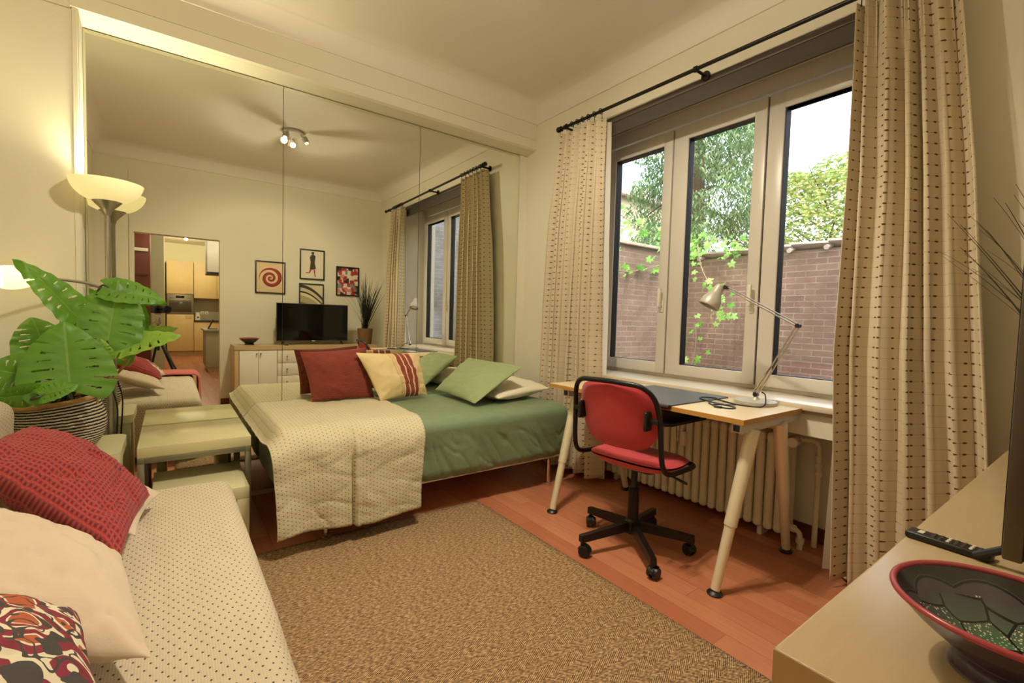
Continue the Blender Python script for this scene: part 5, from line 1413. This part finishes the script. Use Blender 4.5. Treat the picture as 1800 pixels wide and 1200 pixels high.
bm = B(); bmesh.ops.create_uvsphere(bm, u_segments=16, v_segments=10, radius=.026, matrix=Matrix.Translation(hp + Vector((0, 0, .15)))); tube(bm, [hp + Vector((0, 0, .16)), hp + Vector((.0, -.0, .205))], .02, 12); tube(bm, catmull([hp + Vector((0, 0, .16)), hp + Vector((.06, -.04, .15)), hp + Vector((.12, -.08, .10))], 5), .006, 8); mesh('ball_head', bm, MT['steel'], tri)
pc = thing('photo_camera', 'black camera with long lens on the tripod, seen in the mirror', 'camera', tuple(CP - cf * .16 - Vector((0, 0, .05))))
BC = CP - cf * .165; CM = Matrix((cr, cu, -cf)).transposed().to_4x4(); CM.translation = BC
bm = box(B(), -.066, .066, -.048, .04, -.03, .03, .01, 3); box(bm, -.022, .022, .036, .066, -.028, .028, .008, 3); box(bm, -.068, -.04, -.045, .035, -.045, -.02, .008, 3); bmesh.ops.transform(bm, matrix=CM, verts=bm.verts); mesh('body', bm, MT['blackp'], pc)
bm = B(); tube(bm, [BC + cf * .028, BC + cf * .07, BC + cf * .075, BC + cf * .145], [.034, .034, .038, .040], 28); ln = mesh('lens', bm, MT['blackp'], pc)
bm = B(); tube(bm, [BC + cf * .1455, BC + cf * .147], .034, 28); mesh('front_glass', bm, MT['blackgloss'], ln)
bm = box(B(), -.02, .02, -.064, -.049, -.02, .02, .002); bmesh.ops.transform(bm, matrix=CM, verts=bm.verts); mesh('quick_release_plate', bm, MT['steel'], pc)
# ------------------------------------------------------------------ light
def light(kind, name, loc, power, col, **k):
    l = bpy.data.lights.new(name, kind); l.energy = power; l.color = col
    for a, b in k.items(): setattr(l, a, b)
    o = link(bpy.data.objects.new(name, l)); o.location = loc; return o
WARM = (1.0, .92, .58); WARM2 = (1.0, .905, .71)
o = light('SPOT', 'floor_lamp_light', (.135, -2.922, 1.672), 58, WARM, spot_size=R_(150), spot_blend=1., shadow_soft_size=.03); o.rotation_euler = (math.pi, 0, 0)
light('POINT', 'reading_lamp_light', (.325, -3.235, 1.205), 1.6, WARM, shadow_soft_size=.02)
for k, (p, d) in enumerate(SPOTS):
    o = light('SPOT', 'ceiling_spot_light', p, 92, WARM2, spot_size=R_(125), spot_blend=.75, shadow_soft_size=.025)
    o.rotation_euler = d.to_track_quat('-Z', 'Y').to_euler()
light('POINT', 'ceiling_light_glow', (1.73, -1.745, ZC - .125), 26, WARM2, shadow_soft_size=.02)
for x, y, w in ((9.3, -2.385, 90), (6.0, -2.3, 55), (4.4, -2.45, 14)):  # kitchen downlight, hall light, then an unseen fill added near the doorway
    light('POINT', 'hall_and_fill_light', (x, y, HZ - .05), w, WARM2, shadow_soft_size=.025)

w = bpy.data.worlds.new('overcast_sky'); scene.world = w; w.use_nodes = True
nt_ = w.node_tree; bg = nt_.nodes['Background']
sky = nt_.nodes.new('ShaderNodeTexSky'); sky.sky_type = 'NISHITA'; sky.sun_disc = False; sky.sun_elevation = R_(48); sky.sun_rotation = R_(120); sky.air_density = 1.; sky.dust_density = 6.; sky.ozone_density = 1.
mx = nt_.nodes.new('ShaderNodeMix'); mx.data_type = 'RGBA'; mx.inputs[0].default_value = .82
nt_.links.new(sky.outputs[0], mx.inputs[6]); mx.inputs[7].default_value = (.95, .97, 1.0, 1)
nt_.links.new(mx.outputs[2], bg.inputs[0]); bg.inputs[1].default_value = 4.2

# daylight sampling aid at the window opening
pa = light('AREA', 'window_portal', ((WX0 + WX1) / 2, .10, (WZ0 + WZ1) / 2), 1, (1, 1, 1), shape='RECTANGLE', size=WX1 - WX0, size_y=WZ1 - WZ0)
pa.rotation_euler = (R_(-90), 0, 0); pa.data.cycles.is_portal = True

vs = scene.view_settings
scene.display_settings.display_device = 'sRGB'
vs.view_transform = 'Standard'; vs.look = 'None'; vs.gamma = 1.; vs.use_curve_mapping = False; vs.exposure = -0.36
scene.cycles.max_bounces = 8; scene.cycles.transparent_max_bounces = 10; scene.cycles.diffuse_bounces = 4; scene.cycles.glossy_bounces = 5
scene.cycles.sample_clamp_indirect = 3.; scene.cycles.caustics_reflective = True; scene.cycles.caustics_refractive = False
scene.cycles.use_denoising = True
